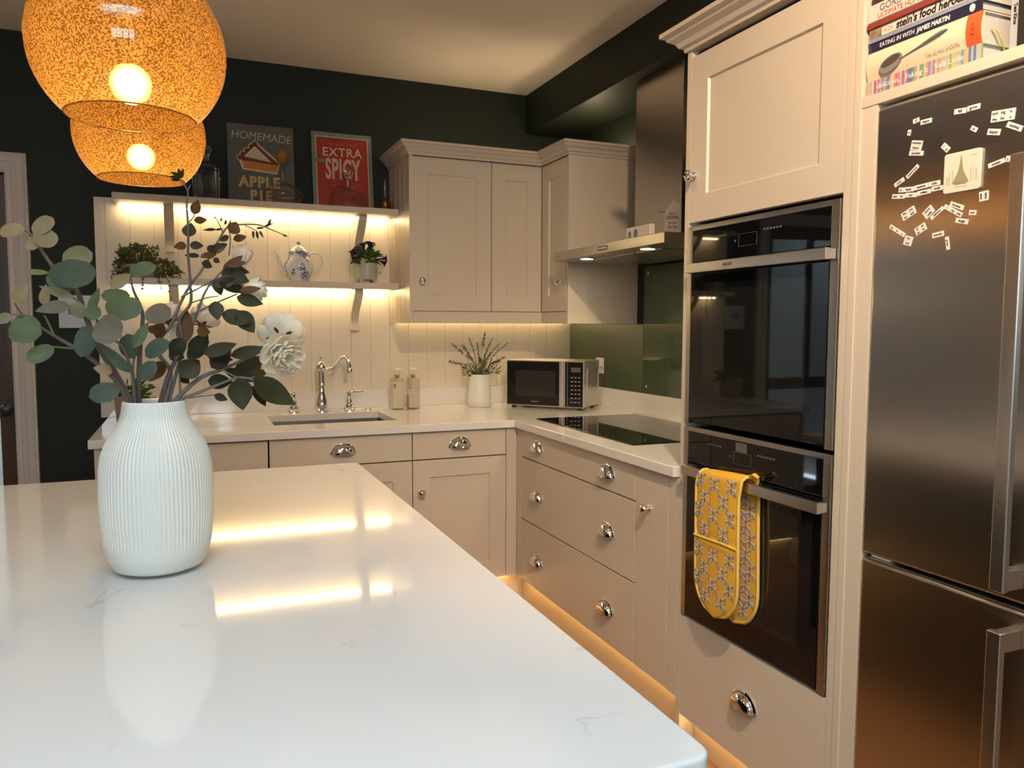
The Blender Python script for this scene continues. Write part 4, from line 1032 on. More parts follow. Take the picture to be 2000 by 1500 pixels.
out('stems', b, STEMG, t); out('foliage', b2, leafmat('lavender_green', (.09, .14, .045), (.13, .18, .07)), t)
# pot at the left end of the worktop
t = thing('worktop_plant', 'low green plant in a brown square pot at the left end of the worktop', 'potted plant', (-.262, 3.86, WT1), rad(0))
b = B(); b.lathe([(.058, 0), (.062, .003), (.072, .115), (.072, .122), (.066, .122), (.060, .02), (0, .015)], T((0, 0, 0)) @ R(45, 'Z'), 4); out('pot', b, mat('taupe_pot', (.22, .17, .12), .6), t)
b = B(); random.seed(9)
for k in range(120):
    a = random.uniform(0, 2*pi); e = random.uniform(-.3, 1.2); d = Vector((cos(a)*cos(e)*1.3, sin(a)*cos(e)*.7, sin(e)*.8)); p = Vector((0, 0, .12))+d*random.uniform(.02, .085)
    leaf(b, p, p+(d+rv()*.4).normalized()*random.uniform(.025, .04), .014, rv(), .2, .1, n=3)
out('foliage', b, GL2, t)
# small framed picture on the green wall
t = thing('framed_picture', 'small white framed pale blue picture on the dark wall beside the doorway', 'picture', (-.475, YB, 1.41))
b = B(); b.box(-.552, -.400, YB-.016, YB-.0005, 1.332, 1.484, .002); out('frame', b, WHITEW, t, world=True)
b = B(); b.box(-.546, -.406, YB-.0172, YB-.0162, 1.338, 1.476); out('print', b, mat('pale_blue_print', (.40, .48, .55), .3, vary=(14, (.55, .56, .55))), t, world=True)
b = B(); 
for x, w, h in ((-.512, .012, .03), (-.492, .02, .045), (-.462, .014, .035)): b.box(x, x+w, YB-.0176, YB-.0173, 1.395, 1.395+h)
out('print_detail', b, mat('dark_blue_print', (.06, .08, .10), .4), t, world=True)
# text facing -x, reading towards -y
FNL = Matrix(((0, 0, -1, 0), (-1, 0, 0, 0), (0, 1, 0, 0), (0, 0, 0, 1)))
# ---------------- things on the hood ----------------
t = thing('printed_block', 'low white wooden block with two blue ovals on top of the extractor hood', 'ornament', (1.66, 2.675, 1.6922))
b = B(); b.box(1.655, 1.680, 2.590, 2.762, 1.6922, 1.745, .002); out('block', b, mat('white_block', (.60, .56, .52), .6), t, world=True)
b = B()
for y, m_ in ((2.735, .011), (2.690, .014)):
    b.lathe([(m_, 0), (m_, .0008), (0, .0009)], T((1.6548, y, 1.716)) @ R(-90, 'Y') @ Matrix.Diagonal((1.35, 1, 1, 1)), 20)
out('oval_print', b, mat('blue_oval_print', (.10, .16, .22), .5), t, world=True)
t = thing('house_sign', 'small white wooden house shaped sign reading TIME TO DRINK on the hood', 'sign', (1.668, 2.505, 1.6922), rad(-36))
b = B(); b.prism([(0, 0), (.056, 0), (.056, .106), (.050, .124), (.042, .122), (.035, .135), (.028, .128), (0, .088)], 0, .016, 'xz', bev=.001, seg=1); out('board', b, mat('whitewashed_wood', (.62, .54, .46), .7, bump=(60, .3)), t)
b = B()
for tx, z_, s_ in (('TIME TO', .078, .010), ('DRINK', .064, .019), ('THE GOOD', .044, .008), ('TIN TIN', .028, .013)): b.text(tx, s_, T((.028, -.0002, z_)) @ R(90, 'X'), off=.0003, sx=.85)
out('lettering', b, mat('brown_ink', (.12, .07, .05), .6), t)
b = B(); b.tube([(.001, .006, .088), (-.010, .006, .088), (-.024, .006, .084)], .0012, 6); out('wire_twig', b, DARK, t)

# ---------------- books ----------------
SHZ = 1.8622
PAGES = mat('book_pages', (.50, .50, .48), .8, bump=((4, 4, 900), .5))
def book(label, x, y0, y1, z0, z1, depth, col, mats=None, skew=0, name='book', grp=None, rnd=0):
    """lying book, spine facing -x, from y0 (left) to y1"""
    t = thing(name, label, 'book', (x, y0, z0), RZ+rad(skew), grp)
    w = y0-y1; h = z1-z0-.0004; c = .0025
    m = col if not isinstance(col, tuple) else mat('book_cover', col, .35)
    b = B()
    if rnd:
        pl = [(depth, 0), (.004, 0)]+[(.004-rnd*sin(pi*k/8), h*k/8) for k in range(1, 8)]+[(.004, h), (depth, h), (depth, h-c), (.010, h-c), (.010, c), (depth, c)]
        b.prism(pl, 0, w, 'yz')
    else:
        b.box(0, w, 0, c*1.2, 0, h, .001); b.box(0, w, c, depth, 0, c, .0005); b.box(0, w, c, depth, h-c, h, .0005)
    out('cover', b, m, t)
    b = B(); b.box(.003, w-.004, .006, depth-.004, c, h-c); out('pages', b, PAGES, t)
    return t, w, h
def btext(t, txt, s_, x, z, m, sx=1, shear=0, off=0, y=-.0008):
    b = B(); b.text(txt, s_, T((x, y, z)) @ R(90, 'X'), sx=sx, shear=shear, off=off, align='LEFT'); out('lettering', b, m, t)
INK = mat('black_ink', (.02, .02, .02), .5); REDI = mat('red_ink', (.55, .10, .06), .5); WHI = mat('white_ink', (.75, .72, .68), .5); PEACH = mat('peach_ink', (.70, .42, .32), .5); GRYI = mat('grey_ink', (.16, .17, .20), .5)
def stripes():
    m, nt, p = nodes('rainbow_stripes'); N = nt.nodes; L = nt.links
    tc = N.new('ShaderNodeTexCoord'); sp = N.new('ShaderNodeSeparateXYZ'); L.new(tc.outputs['Object'], sp.inputs[0])
    mu = N.new('ShaderNodeMath'); mu.operation = 'MULTIPLY'; mu.inputs[1].default_value = 190; L.new(sp.outputs[0], mu.inputs[0])
    fl_ = N.new('ShaderNodeMath'); fl_.operation = 'FLOOR'; L.new(mu.outputs[0], fl_.inputs[0])
    wn = N.new('ShaderNodeTexWhiteNoise'); wn.noise_dimensions = '1D'; L.new(fl_.outputs[0], wn.inputs['W'])
    r = N.new('ShaderNodeValToRGB'); r.color_ramp.interpolation = 'CONSTANT'
    cols = [(.45, .10, .16), (.60, .38, .16), (.16, .30, .20), (.10, .16, .34), (.55, .22, .20), (.40, .34, .30), (.25, .20, .38), (.62, .48, .40), (.30, .40, .45), (.50, .12, .28)]
    e = r.color_ramp.elements; e[0].color = (*cols[0], 1); e[0].position = 0; e[1].position = .1; e[1].color = (*cols[1], 1)
    for k in range(2, 10): q = e.new(k/10); q.color = (*cols[k], 1)
    L.new(wn.outputs[0], r.inputs[0]); L.new(r.outputs[0], p.inputs['Base Color']); p.inputs['Roughness'].default_value = .4; return m
G_ = 'cookbooks lying in the pile above the fridge'
z = SHZ
t, w, h = book('rainbow striped cookbook at the very bottom of the pile above the fridge', 1.418, 1.338, 1.062, z, z+.032, .20, stripes(), grp=G_); btext(t, 'delicious.   Faking It   Valli Little', .0165, .03, h/2, WHI, sx=.98); z += .032
CRM = mat('cream_dust_jacket', (.70, .58, .42), .35)
t, w, h = book('thick cream cookbook with a silver spoon on its spine and a red end', 1.416, 1.336, 1.066, z, z+.062, .195, CRM, rnd=.006, grp=G_)
b = B(); b.prism([(.0038, -.0002), (.0100, -.0002)]+[], 0, 0, 'yz') if 0 else None
pl = [(.0036-.0062*sin(pi*k/8), h*k/8) for k in range(9)]; pl2 = [(y+.003, zz) for y, zz in pl[::-1]]
b.prism(pl+pl2, w-.030, w+.0004, 'yz'); out('red_band', b, mat('red_orange_cloth', (.72, .10, .03), .4), t)
b = B()
N_ = 22; sp = []
for k in range(N_): a = 2*pi*k/N_; sp.append((.066+.030*cos(a), .023+.0165*sin(a)+.006*cos(a)))
b.prism(sp, -.0035, -.0028, 'xz'); out('spoon_bowl', b, mat('spoon_silver', (.48, .45, .46), .2, .6), t)
b = B(); sp = [(.066+.024*cos(2*pi*k/N_), .028+.0085*sin(2*pi*k/N_)+.005*cos(2*pi*k/N_)) for k in range(N_)]; b.prism(sp, -.0042, -.0034, 'xz'); out('spoon_hollow', b, mat('spoon_shadow_print', (.08, .06, .055), .4), t)
b = B(); b.tube([(.088, -.0026, .024), (.105, -.003, .028), (.135, -.003, .034), (.165, -.003, .041), (.190, -.0028, .047), (.200, -.0028, .049)], [.003, .0022, .0042, .0080, .0088, .004], 8, flat=.12) ; out('spoon_handle', b, mat('spoon_lilac', (.40, .37, .46), .25, .4), t)
btext(t, 'THE SILVER SPOON', .009, .150, .013, PEACH, sx=1.0, y=-.0020)
b = B(); b.text('OD', .014, T((w-.014, -.0034, h*.5)) @ R(90, 'X') @ R(90, 'Z')); out('lettering', b, REDI, t)
b = B(); 
for k, dx in enumerate((0, .004)): b.tube([(w-.001, .03+dx, h-.03), (w+.006, .034+dx, h-.035), (w+.008, .045+dx, .006), (w+.007, .06+dx, -.010), (w+.006, .065, -.028)], .0016, 6, flat=.5)
out('ribbon_marker', b, mat('yellow_green_ribbon', (.50, .48, .08), .6), t); z += .062
t, w, h = book('navy blue cookbook with white title lying on the thick cream one', 1.420, 1.337, 1.068, z, z+.021, .19, (.020, .020, .050), skew=0, grp=G_); btext(t, 'EATING IN WITH', .0135, .030, h/2, WHI, shear=.1, sx=.85); btext(t, 'JAMES MARTIN', .0135, .125, h/2, WHI, shear=.1, off=.0004, sx=.85)
b = B(); b.lathe([(.006, 0), (.006, .0006), (0, .0007)], T((w-.02, -.0002, h*.55)) @ R(90, 'X') @ Matrix.Diagonal((1, 1.3, 1, 1)), 12); out('emblem', b, WHI, t); z += .021
t, w, h = book('pale cookbook spine titled food heroes with a blue grey lower edge', 1.419, 1.336, 1.070, z, z+.030, .19, mat('pale_pink_jacket', (.68, .56, .50), .4), grp=G_); btext(t, "RICK", .011, .040, h*.62, PEACH); btext(t, "stein's food heroes", .0225, .072, h*.62, INK, shear=.12, off=.0006, sx=.92)
b = B(); b.box(0, w, -.0006, .003, 0, .009); out('lower_band', b, mat('blue_grey_band', (.24, .27, .36), .4), t)
b = B(); b.box(.002, .034, -.0010, .0, .009, h-.001); out('food_photo', b, mat('food_photo', (.42, .28, .18), .5, vary=(60, (.10, .07, .05))), t); z += .030
t, w, h = book('thin dark red cookbook in the middle of the pile', 1.414, 1.339, 1.080, z, z+.012, .19, (.25, .045, .035), grp=G_); z += .012
t, w, h = book('wide pale cookbook with grey and red capitals near the top of the pile', 1.417, 1.338, 1.060, z, z+.040, .20, mat('pale_shell_jacket', (.66, .56, .50), .4), grp=G_); btext(t, 'GORDON RAMSAY', .0205, .030, h*.68, GRYI, sx=1.0); btext(t, 'ULTIMATE HOME COOKING', .0155, .026, h*.27, REDI, sx=.92)
b = B(); b.box(0, w, -.0004, .003, 0, .003); out('lower_band', b, mat('olive_band', (.12, .12, .09), .5), t); z += .040
t, w, h = book('dark brown book lying second from the top of the pile', 1.421, 1.335, 1.075, z, z+.014, .19, (.045, .025, .022), grp=G_); z += .014
t, w, h = book('yellowish cream book on top of the pile', 1.423, 1.334, 1.080, z, z+.020, .18, (.62, .44, .26), grp=G_)
def upright(label, y0, y1, x, h, col, txt, tm, s_=.016):
    t = thing('book', label, 'book', (x, y0, SHZ), RZ, 'upright books above the fridge')
    w = y0-y1; b = B(); b.box(0, .0015, .0, .17, 0, h, .0005); b.box(w-.0015, w, .0, .17, 0, h, .0005); b.box(.0015, w-.0015, 0, .002, 0, h, .0005); out('cover', b, mat('book_cover', col, .4), t)
    b = B(); b.box(.0018, w-.0018, .004, .165, .003, h-.004); out('pages', b, PAGES, t)
    b = B()
    for tx, zz, ss in txt: b.text(tx, ss, T((w/2, -.0004, zz)) @ R(90, 'X') @ R(-90, 'Z'), off=.0003)
    out('lettering', b, tm, t)
upright('pale grey blue upright book right of the lying pile', 1.040, 1.022, 1.462, .215, (.34, .38, .44), (('BOOK', .135, .017), ('Tess Kiros', .080, .009), ('K', .012, .012)), INK)
upright('black upright book at the right edge beside the pale grey one', 1.021, .982, 1.455, .235, (.02, .018, .015), (('TTT', .085, .020),), WHI)
upright('brown upright book cut by the right edge of the photo', .981, .955, 1.455, .225, (.14, .07, .04), (), WHI) if 0 else None

# ---------------- magnets ----------------
TILE = mat('word_magnet', (.72, .68, .64), .45); WORDM = mat('word_print', (.03, .03, .035), .6)
def zp(x, y): return (x/4.413+1700, y/4.413+180)
def magnet(l, r, hz, rows, label, cols=None):
    a = at(*zp(*l), 0, FX); c = at(*zp(*r), 0, FX); mid = (a+c)/2; d = c-a; w = d.length
    ang = math.atan2(d.z, -d.y)
    hh = hz
    M_ = T((FX-.0002, mid.y, mid.z)) @ FNL @ R(math.degrees(ang), 'Z')
    t = bpy.data.objects.new('word_magnet', None); COL.objects.link(t); t.empty_display_size = .02; t.matrix_world = M_; WM[t] = M_.copy()
    tag(t, label, 'magnet', 'white word magnets on the fridge door')
    b = B(); b.box(-w/2, w/2, -hh/2, hh/2, 0, .0011, .0003, seg=1); out('tile', b, TILE, t)
    b = B(); n = len(rows); rh = hh/n
    for i, row in enumerate(rows):
        for j, wd in enumerate(row):
            cw = w/len(row); s_ = min(rh*.72, cw*1.45/max(1.5, len(wd)))
            b.text(wd, s_, T((-w/2+cw*(j+.5), hh/2-rh*(i+.5), .0011)), ext=.0001, off=.0003)
    for i in range(1, n): b.box(-w/2+.001, w/2-.001, hh/2-rh*i-.00015, hh/2-rh*i+.00015, .0011, .0012)
    out('word', b, WORDM, t)
h1 = .0105
MAG = [
 ((725,172),(830,155),h1,[['fall']],"word magnet 'fall', left one of the pair at the top of the fridge door"),
 ((838,147),(948,117),h1,[['grow']],"word magnet right of 'fall' at the top of the fridge door"),
 ((1043,216),(1250,183),.021,[['and','ing','a'],['sing','be','s']],"block of six word magnets, two rows of three, at the upper right of the door"),
 ((1180,275),(1310,318),h1,[['anything']],"word magnet 'anything' tilted down right under the six word block"),
 ((871,305),(921,330),.0088,[['in']],"tiny tilted word magnet left of 'happy'"),
 ((1012,342),(1122,345),.0115,[['happy']],"level word magnet 'happy' under the six word block"),
 ((370,258),(422,235),.0095,[['of']],"tiny tilted word magnet at the upper left of the door, beside 'hears'"),
 ((435,265),(530,240),.010,[['hears']],"word magnet 'hears' at the upper left of the door"),
 ((331,376),(340,325),.0078,[['or']],"tiny word magnet turned on its side, highest at the far left"),
 ((353,458),(446,462),.020,[['moment'],['friend']],"stacked two row word magnet block at the left of the door"),
 ((337,527),(458,527),.0098,[['another']],"level word magnet directly under the two row block at the left"),
 ((625,455),(676,503),.0115,[['i','p']],"tilted two letter word magnet at the upper left corner of the square picture magnet"),
 ((315,738),(415,632),.0088,[['tomorrow']],"steeply tilted word magnet above the two long word rows"),
 ((210,808),(292,748),.0092,[['your']],"tilted word magnet just above the left end of the two long rows"),
 ((247,845),(282,843),.0100,[['w']],"short word magnet at the left end of the upper long row"),
 ((285,843),(378,834),.0100,[['have']],"word magnet 'have', second in the upper long row"),
 ((381,829),(500,799),.0098,[['happiness']],"word magnet 'happiness', third in the upper long row"),
 ((505,797),(603,777),.0098,[['with']],"word magnet 'with' at the right end of the upper long row"),
 ((190,901),(300,897),.0098,[['she','do']],"word magnet at the left end of the lower long row"),
 ((303,888),(401,885),.0095,[['our']],"second word magnet in the lower long row"),
 ((405,877),(523,850),.0098,[['brilliant']],"long word magnet, third in the lower long row"),
 ((530,838),(628,820),.0095,[['smile']],"word magnet at the right end of the lower long row"),
 ((1018,640),(1160,585),.0090,[['ecstatic']],"tilted word magnet 'ecstatic' left of the fridge handle"),
 ((1170,575),(1205,575),.0110,[['y']],"tiny square magnet between 'ecstatic' and the fridge handle"),
 ((980,853),(980,938),.0190,[['take'],['easy']],"two word magnet block turned on end below the square picture magnet"),
 ((276,1083),(386,1008),.0180,[['the','you'],['for','and']],"tilted four word block at the left of the lower cluster"),
 ((467,1072),(539,996),.0180,[['warm'],['really']],"steeply tilted two word block in the middle of the lower cluster"),
 ((523,1090),(630,995),.0085,[['delicious']],"long steep word magnet touching the right of the tilted two word block"),
 ((690,960),(805,1000),.0095,[['forever']],"word magnet tilted down right at the top of the lower cluster"),
 ((640,983),(790,1062),.0088,[['i','my','one']],"three word strip tilted down right in the lower cluster"),
 ((853,1038),(915,1038),.0095,[['are']],"tiny level word magnet at the right of the lower cluster"),
 ((738,1103),(845,1120),.0098,[['laugh']],"word magnet 'laugh' under the three word strip"),
 ((170,1155),(298,1235),.0088,[['as','is','a']],"three word strip at the far lower left, tilted down right"),
 ((294,1273),(361,1290),.0195,[['for'],['not']],"square two row block at the end of the lower left strip"),
 ((390,1211),(478,1150),.0165,[['of','up'],['go','to']],"small tilted four word block at the lower middle"),
 ((535,1240),(635,1215),.0105,[['wonder']],"word magnet in the brightest part of the amber reflection"),
 ((660,1247),(673,1358),.0080,[['please']],"word magnet turned on end, lowest of them all")]
for l, r, hz, rows, lab in MAG: magnet(l, r, hz, rows, lab)
# souvenir picture magnet
cs = [at(*zp(*q), 0, FX) for q in ((650,548),(963,473),(965,825),(645,885))]
y0 = (cs[0].y+cs[3].y)/2; y1 = (cs[1].y+cs[2].y)/2; z1 = (cs[0].z+cs[1].z)/2; z0 = (cs[2].z+cs[3].z)/2; w = y0-y1; h = z1-z0
t = thing('picture_magnet', 'large square cream magnet with a drawing of a tall spire tower', 'magnet', (FX-.0002, y0, z0), RZ)
b = B(); b.prism([(x, z) for x, z in rrect(0, w, 0, h, .005, 4)], -.005, 0, 'xz', bev=.0006, seg=1); out('plate', b, mat('cream_stone', (.66, .60, .50), .5), t)
b = B(); cx = w*.48
b.prism([(cx-.016*w/.07, h*.22), (cx+.016*w/.07, h*.22), (cx+.006, h*.5), (cx+.003, h*.68), (cx+.0006, h*.9), (cx-.0006, h*.9), (cx-.003, h*.68), (cx-.006, h*.5)], -.0056, -.0049, 'xz')
b.prism([(w*.30, h*.19), (w*.66, h*.19), (w*.60, h*.225), (w*.36, h*.225)], -.0056, -.0049, 'xz'); out('tower_drawing', b, mat('olive_print', (.28, .25, .14), .5), t)
b = B()
for x, ww, hh in ((.08, .05, .20), (.15, .04, .28), (.24, .04, .34), (.74, .04, .34), (.82, .015, .46), (.88, .04, .30)): b.box(w*x, w*(x+ww), -.0053, -.0049, h*.22, h*(.22+hh))
b.box(w*.32, w*.66, -.0053, -.0049, h*.12, h*.14); b.box(w*.74, w*.90, -.0053, -.0049, h*.84, h*.87); out('skyline_print', b, mat('faint_grey_print', (.46, .43, .37), .5), t)

# ---------------- oven gloves ----------------
YEL = mat('mustard_cotton', (.74, .40, .035), .8, bump=(300, .4)); YEL2 = mat('yellow_piping', (.74, .50, .10), .7); WING = mat('grey_wing_print', (.30, .28, .34), .8); WING2 = mat('white_wing_print', (.62, .58, .52), .8)
t = thing('oven_gloves', 'yellow double oven gloves with a grey dragonfly print over the lower oven handle', 'oven gloves', (1.36, 1.74, .94))
HXf = FX-.040; HZc = .450+.594-.128
# path in xz: front hem -> over the bar -> back hem
path = []
zb1, zb2 = .528, .518
for k in range(15): path.append((HXf-.013-.004*sin(pi*k/14), zb1+(HZc+.006-zb1)*k/14))
for k in range(1, 8): a = pi-pi*k/8; path.append((HXf+.008+.021*cos(a), HZc+.006+.019*sin(a)))
for k in range(15): path.append((HXf+.029-.003*sin(pi*k/14)-.0*k, HZc+.006-(HZc+.006-zb2)*k/14))
NP = len(path); GW = .188
cum = [0]
for a, c in zip(path, path[1:]): cum.append(cum[-1]+math.hypot(c[0]-a[0], c[1]-a[1]))
Ltot = cum[-1]
def halfw(s_):
    e = min(s_, Ltot-s_); r = .085
    return GW/2*(math.sqrt(max(0, 1-((r*1.25-e)/(r*1.25))**2)) if e < r*1.25 else 1)
def gl(sv, u):
    """point on the glove: s along, u in -1..1 across (u=+1 right, towards -y)"""
    s_ = max(0, min(Ltot, sv)); i = max(j for j in range(NP) if cum[j] <= s_+1e-9); i = min(i, NP-2); f = (s_-cum[i])/(cum[i+1]-cum[i])
    x = path[i][0]+(path[i+1][0]-path[i][0])*f; z_ = path[i][1]+(path[i+1][1]-path[i][1])*f
    g = s_/Ltot; yc = 1.752-.031*max(0, min(1, (g-.42)/.16))-.004*sin(g*9)
    hw = halfw(s_)
    xx = x-(.004*(1-u*u) if g < .5 else -.002*(1-u*u))
    return Vector((xx, yc-u*hw, z_+(.006*u if g > .45 and g < .6 else 0)))
def gnorm(s_):
    a = gl(s_-.004, 0); c = gl(s_+.004, 0); d = (c-a).normalized(); n = d.cross(Vector((0, 1, 0))); return -n if s_ < Ltot*.5 and n.x > 0 else (n if s_ < Ltot*.47 else n)
b = B(); NS, NU = 90, 12; th = .0075
outer = []; inner = []
for i in range(NS+1):
    s_ = .0008+(Ltot-.0016)*i/NS; a = gl(max(0, s_-.004), 0); c = gl(min(Ltot, s_+.004), 0); d = Vector((c.x-a.x, 0, c.z-a.z)).normalized(); n = Vector((-d.z, 0, d.x))  # points outward from the fold
    ro = []; ri = []
    for j in range(NU+1):
        u = -1+2*j/NU; p = gl(s_, u); e = math.sqrt(max(0, 1-abs(u)**6)); q = .0012*sin(j*1.57)*0
        seam = -.004*math.exp(-((s_-.225)/.006)**2)+.0035*math.exp(-((s_-.212)/.005)**2) if s_ < Ltot/2 else 0
        ro.append(p+n*(th*.5*e+seam+q)); ri.append(p-n*th*.5*e)
    outer.append(ro); inner.append(ri)
vs = [p for r in outer for p in r]+[p for r in inner for p in r]; o_ = (NS+1)*(NU+1); f = []
for i in range(NS):
    for j in range(NU):
        k = i*(NU+1)+j; f.append((k, k+1, k+NU+2, k+NU+1)); f.append((o_+k, o_+k+NU+1, o_+k+NU+2, o_+k+1))
    k = i*(NU+1); f.append((k, k+NU+1, o_+k+NU+1, o_+k)); k += NU; f.append((k, o_+k, o_+k+NU+1, k+NU+1))
f.append(tuple(range(NU+1))+tuple(range(o_+NU, o_-1, -1)))
k = NS*(NU+1); f.append(tuple(range(k+NU, k-1, -1))+tuple(range(o_+k, o_+k+NU+1)))
vs_, fs_ = b.add(vs, f); bmesh.ops.recalc_face_normals(b.bm, faces=fs_)
# printed dragonflies
def motif(s_, u, back=False):
    p = gl(s_, u); a = gl(s_-.004, u); c = gl(s_+.004, u); d = Vector((c.x-a.x, 0, c.z-a.z)).normalized(); n = Vector((-d.z, 0, d.x))*(-1 if back else 1); q = p+n*(th*.5+.0008)
    Y = Vector((0, -1, 0)); 
    def fp(poly):
        vv = [q+Y*x*1.02+d*z_*1.06 for x, z_ in poly]; vv2 = [v-n*.0008 for v in vv]; m = len(vv)
        b.add(vv+vv2, [tuple(range(m)), tuple(range(2*m-1, m-1, -1))]+[(i, m+i, m+(i+1) % m, (i+1) % m) for i in range(m)])
    for sz in (1, -1):
        for sx_ in (1, -1):
            b.mi = 1
            fp([(0, sz*.004), (sx_*.019, sz*.012), (sx_*.022, sz*.017), (sx_*.016, sz*.019), (0, sz*.006)])
            b.mi = 2; fp([(sx_*.001, sz*.0035), (sx_*.014, sz*.003), (sx_*.019, sz*.009), (sx_*.014, sz*.008)]); fp([(sx_*.003, sz*.0085), (sx_*.012, sz*.016), (sx_*.010, sz*.0185), (sx_*.002, sz*.011)])
        b.mi = 3; fp([(-.0014, sz*.003), (.0014, sz*.003), (.001, sz*.014), (-.001, sz*.014)])
    b.mi = 0
for k, row in enumerate((.050, .092, .134, .176, .245, .290, .335, .378)):
    for u in ((-.48, .42) if k % 2 == 0 else (-.05, .86, -.92)):
        if abs(u) < .8 and row > .03: motif(row, u)
        elif abs(u) >= .8: motif(row+.005, u*.80)
for k, row in enumerate((.045, .085, .125, .165, .205, .25, .29, .33, .37)):
    for u in ((.62,) if k % 2 == 0 else (.30, .85)): motif(Ltot-row, u*.8, True)
b.mi = 3
for u in (-.62, -.2, .2, .62):
    for k in range(22):
        s_ = .05+.0155*k; p = gl(s_, u); p2 = gl(s_+.009, u); n = Vector((-1, 0, 0))*(th*.5+.0007)
        b.tube([p+n, p2+n], .0004, 4)
b.mi = 0
out('glove', b, [YEL, WING, WING2, INK], t, world=True, sharp=60)
b = B(); pts = []
M1 = 60
for i in range(M1+1): pts.append(gl(.0+Ltot*i/M1, 1.0))
for i in range(M1, -1, -1): pts.append(gl(Ltot*i/M1, -1.0))
cl = [pts[0]]
for p in pts[1:]:
    if (p-cl[-1]).length > .0025: cl.append(p)
b.tube(cl, .0050, 8, closed=True); out('piping', b, YEL2, t, world=True, sharp=80)
b = B(); e = gl(Ltot*.5, 1.0)
b.tube([e+Vector((0, .01, 0)), e+Vector((-.004, -.008, .004)), e+Vector((-.006, -.022, .010)), e+Vector((-.004, -.034, .004)), e+Vector((-.002, -.030, -.004)), e+Vector((0, -.012, -.004))], [.006, .007, .008, .008, .007, .005], 10, flat=.6); out('hanging_loop', b, YEL, t, world=True)
b = B(); pts = [gl(.222, -1+2*k/10)+Vector((-.006, 0, -.004*abs(-1+2*k/10-.4))) for k in range(11)]; b.tube(pts, .0035, 8); out('pocket_hem', b, YEL2, t, world=True)
# ---------------- branches and roses in the vase ----------------
def z3(x, y): return (x/3.3333, y/3.3333+400)
def V3(x, y, dy=0):
    u, v = z3(x, y); return at(u, v, 1, VY+dy)
def tomouth(x): return Vector((VX+(x-880)*.00010, VY+random.uniform(-.02, .02), .91+.24))
PXM = 1.52/1510/3.3333*1.0        # metres per zoomed unit at the vase
EUC = {'blue': leafmat('eucalyptus_blue_green', (.088, .115, .085), (.11, .13, .10)), 'green': leafmat('eucalyptus_green', (.125, .155, .075), (.15, .17, .09)),
       'pale': leafmat('eucalyptus_pale', (.25, .24, .13), (.27, .25, .15)), 'tan': leafmat('eucalyptus_tan', (.34, .26, .135), (.34, .27, .15)),
       'tg': leafmat('eucalyptus_taupe', (.185, .158, .115), (.20, .165, .125))}
RSE = {'dk': leafmat('rose_leaf_dark', (.025, .022, .009), (.05, .028, .012)), 'gr': leafmat('rose_leaf_green', (.046, .044, .017), (.065, .05, .022)),
       'ol': leafmat('rose_leaf_olive', (.065, .055, .028), (.08, .055, .03)), 'br': leafmat('rose_leaf_brown', (.13, .062, .02), (.11, .048, .015))}
BARK = mat('brown_twig', (.12, .085, .075), .7, bump=(80, .4)); BARK2 = mat('grey_twig', (.15, .125, .105), .7)
FWD = Vector((0, -1, 0))
def stem(parent, pts, r0, r1, m, name='stem', dep=(0, 0)):
    n = len(pts); P = []
    for i, (x, y) in enumerate(pts):
        f = i/(n-1); P.append(V3(x, y, dep[0]+(dep[1]-dep[0])*f))
    # smooth
    Q = []
    for i in range(n-1):
        a = P[max(0, i-1)]; p = P[i]; c = P[i+1]; d = P[min(n-1, i+2)]
        for k in range(5):
            s_ = k/5; Q.append(.5*((2*p)+(c-a)*s_+(2*a-5*p+4*c-d)*s_*s_+(-a+3*p-3*c+d)*s_**3))
    Q.append(P[-1]); N_ = len(Q)
    b = B(); b.tube(Q, [r0+(r1-r0)*i/(N_-1) for i in range(N_)], 8); return out(name, b, m, parent, world=True, sharp=80)
def lf(parent, bx, by, tx, ty, w, m, dy=0, tilt=None, curl=.12, rnd=False, name='leaf'):
    p = V3(bx, by, dy); q = V3(tx, ty, dy+random.uniform(-.012, .012)); nr = FWD+Vector((random.uniform(-.3, .3), 0, random.uniform(-.1, .5)))
    if tilt: nr = Vector(tilt)
    b = B(); leaf(b, p, q, w*PXM*1.03, nr, curl*random.choice((1, -1)), .10, rnd, n=9)
    # midrib stalk
    return out(name, b, m, parent, world=True, sharp=80)
random.seed(21)
t = thing('eucalyptus_branch', 'eucalyptus branch with round grey green leaves, leaning left in the tall vase', 'branch', (VX, VY, 1.15), 0, 'eucalyptus branches in the vase')
stem(t, [(905, 1480), (855, 1300), (740, 1080), (640, 920), (560, 730), (500, 560), (420, 540), (340, 400), (262, 285), (225, 205)], .0062, .0022, BARK, dep=(0, -.06))
stem(t, [(420, 540), (330, 440), (300, 290), (262, 285)], .002, .0015, BARK, dep=(-.05, -.06)) if 0 else None
stem(t, [(215, 205), (165, 165), (120, 150)], .002, .0014, BARK, dep=(-.06, -.06))
stem(t, [(500, 560), (490, 530)], .002, .0015, BARK, dep=(-.05, -.06)); stem(t, [(560, 690), (500, 620), (440, 590)], .002, .0012, BARK, dep=(-.05, -.05))
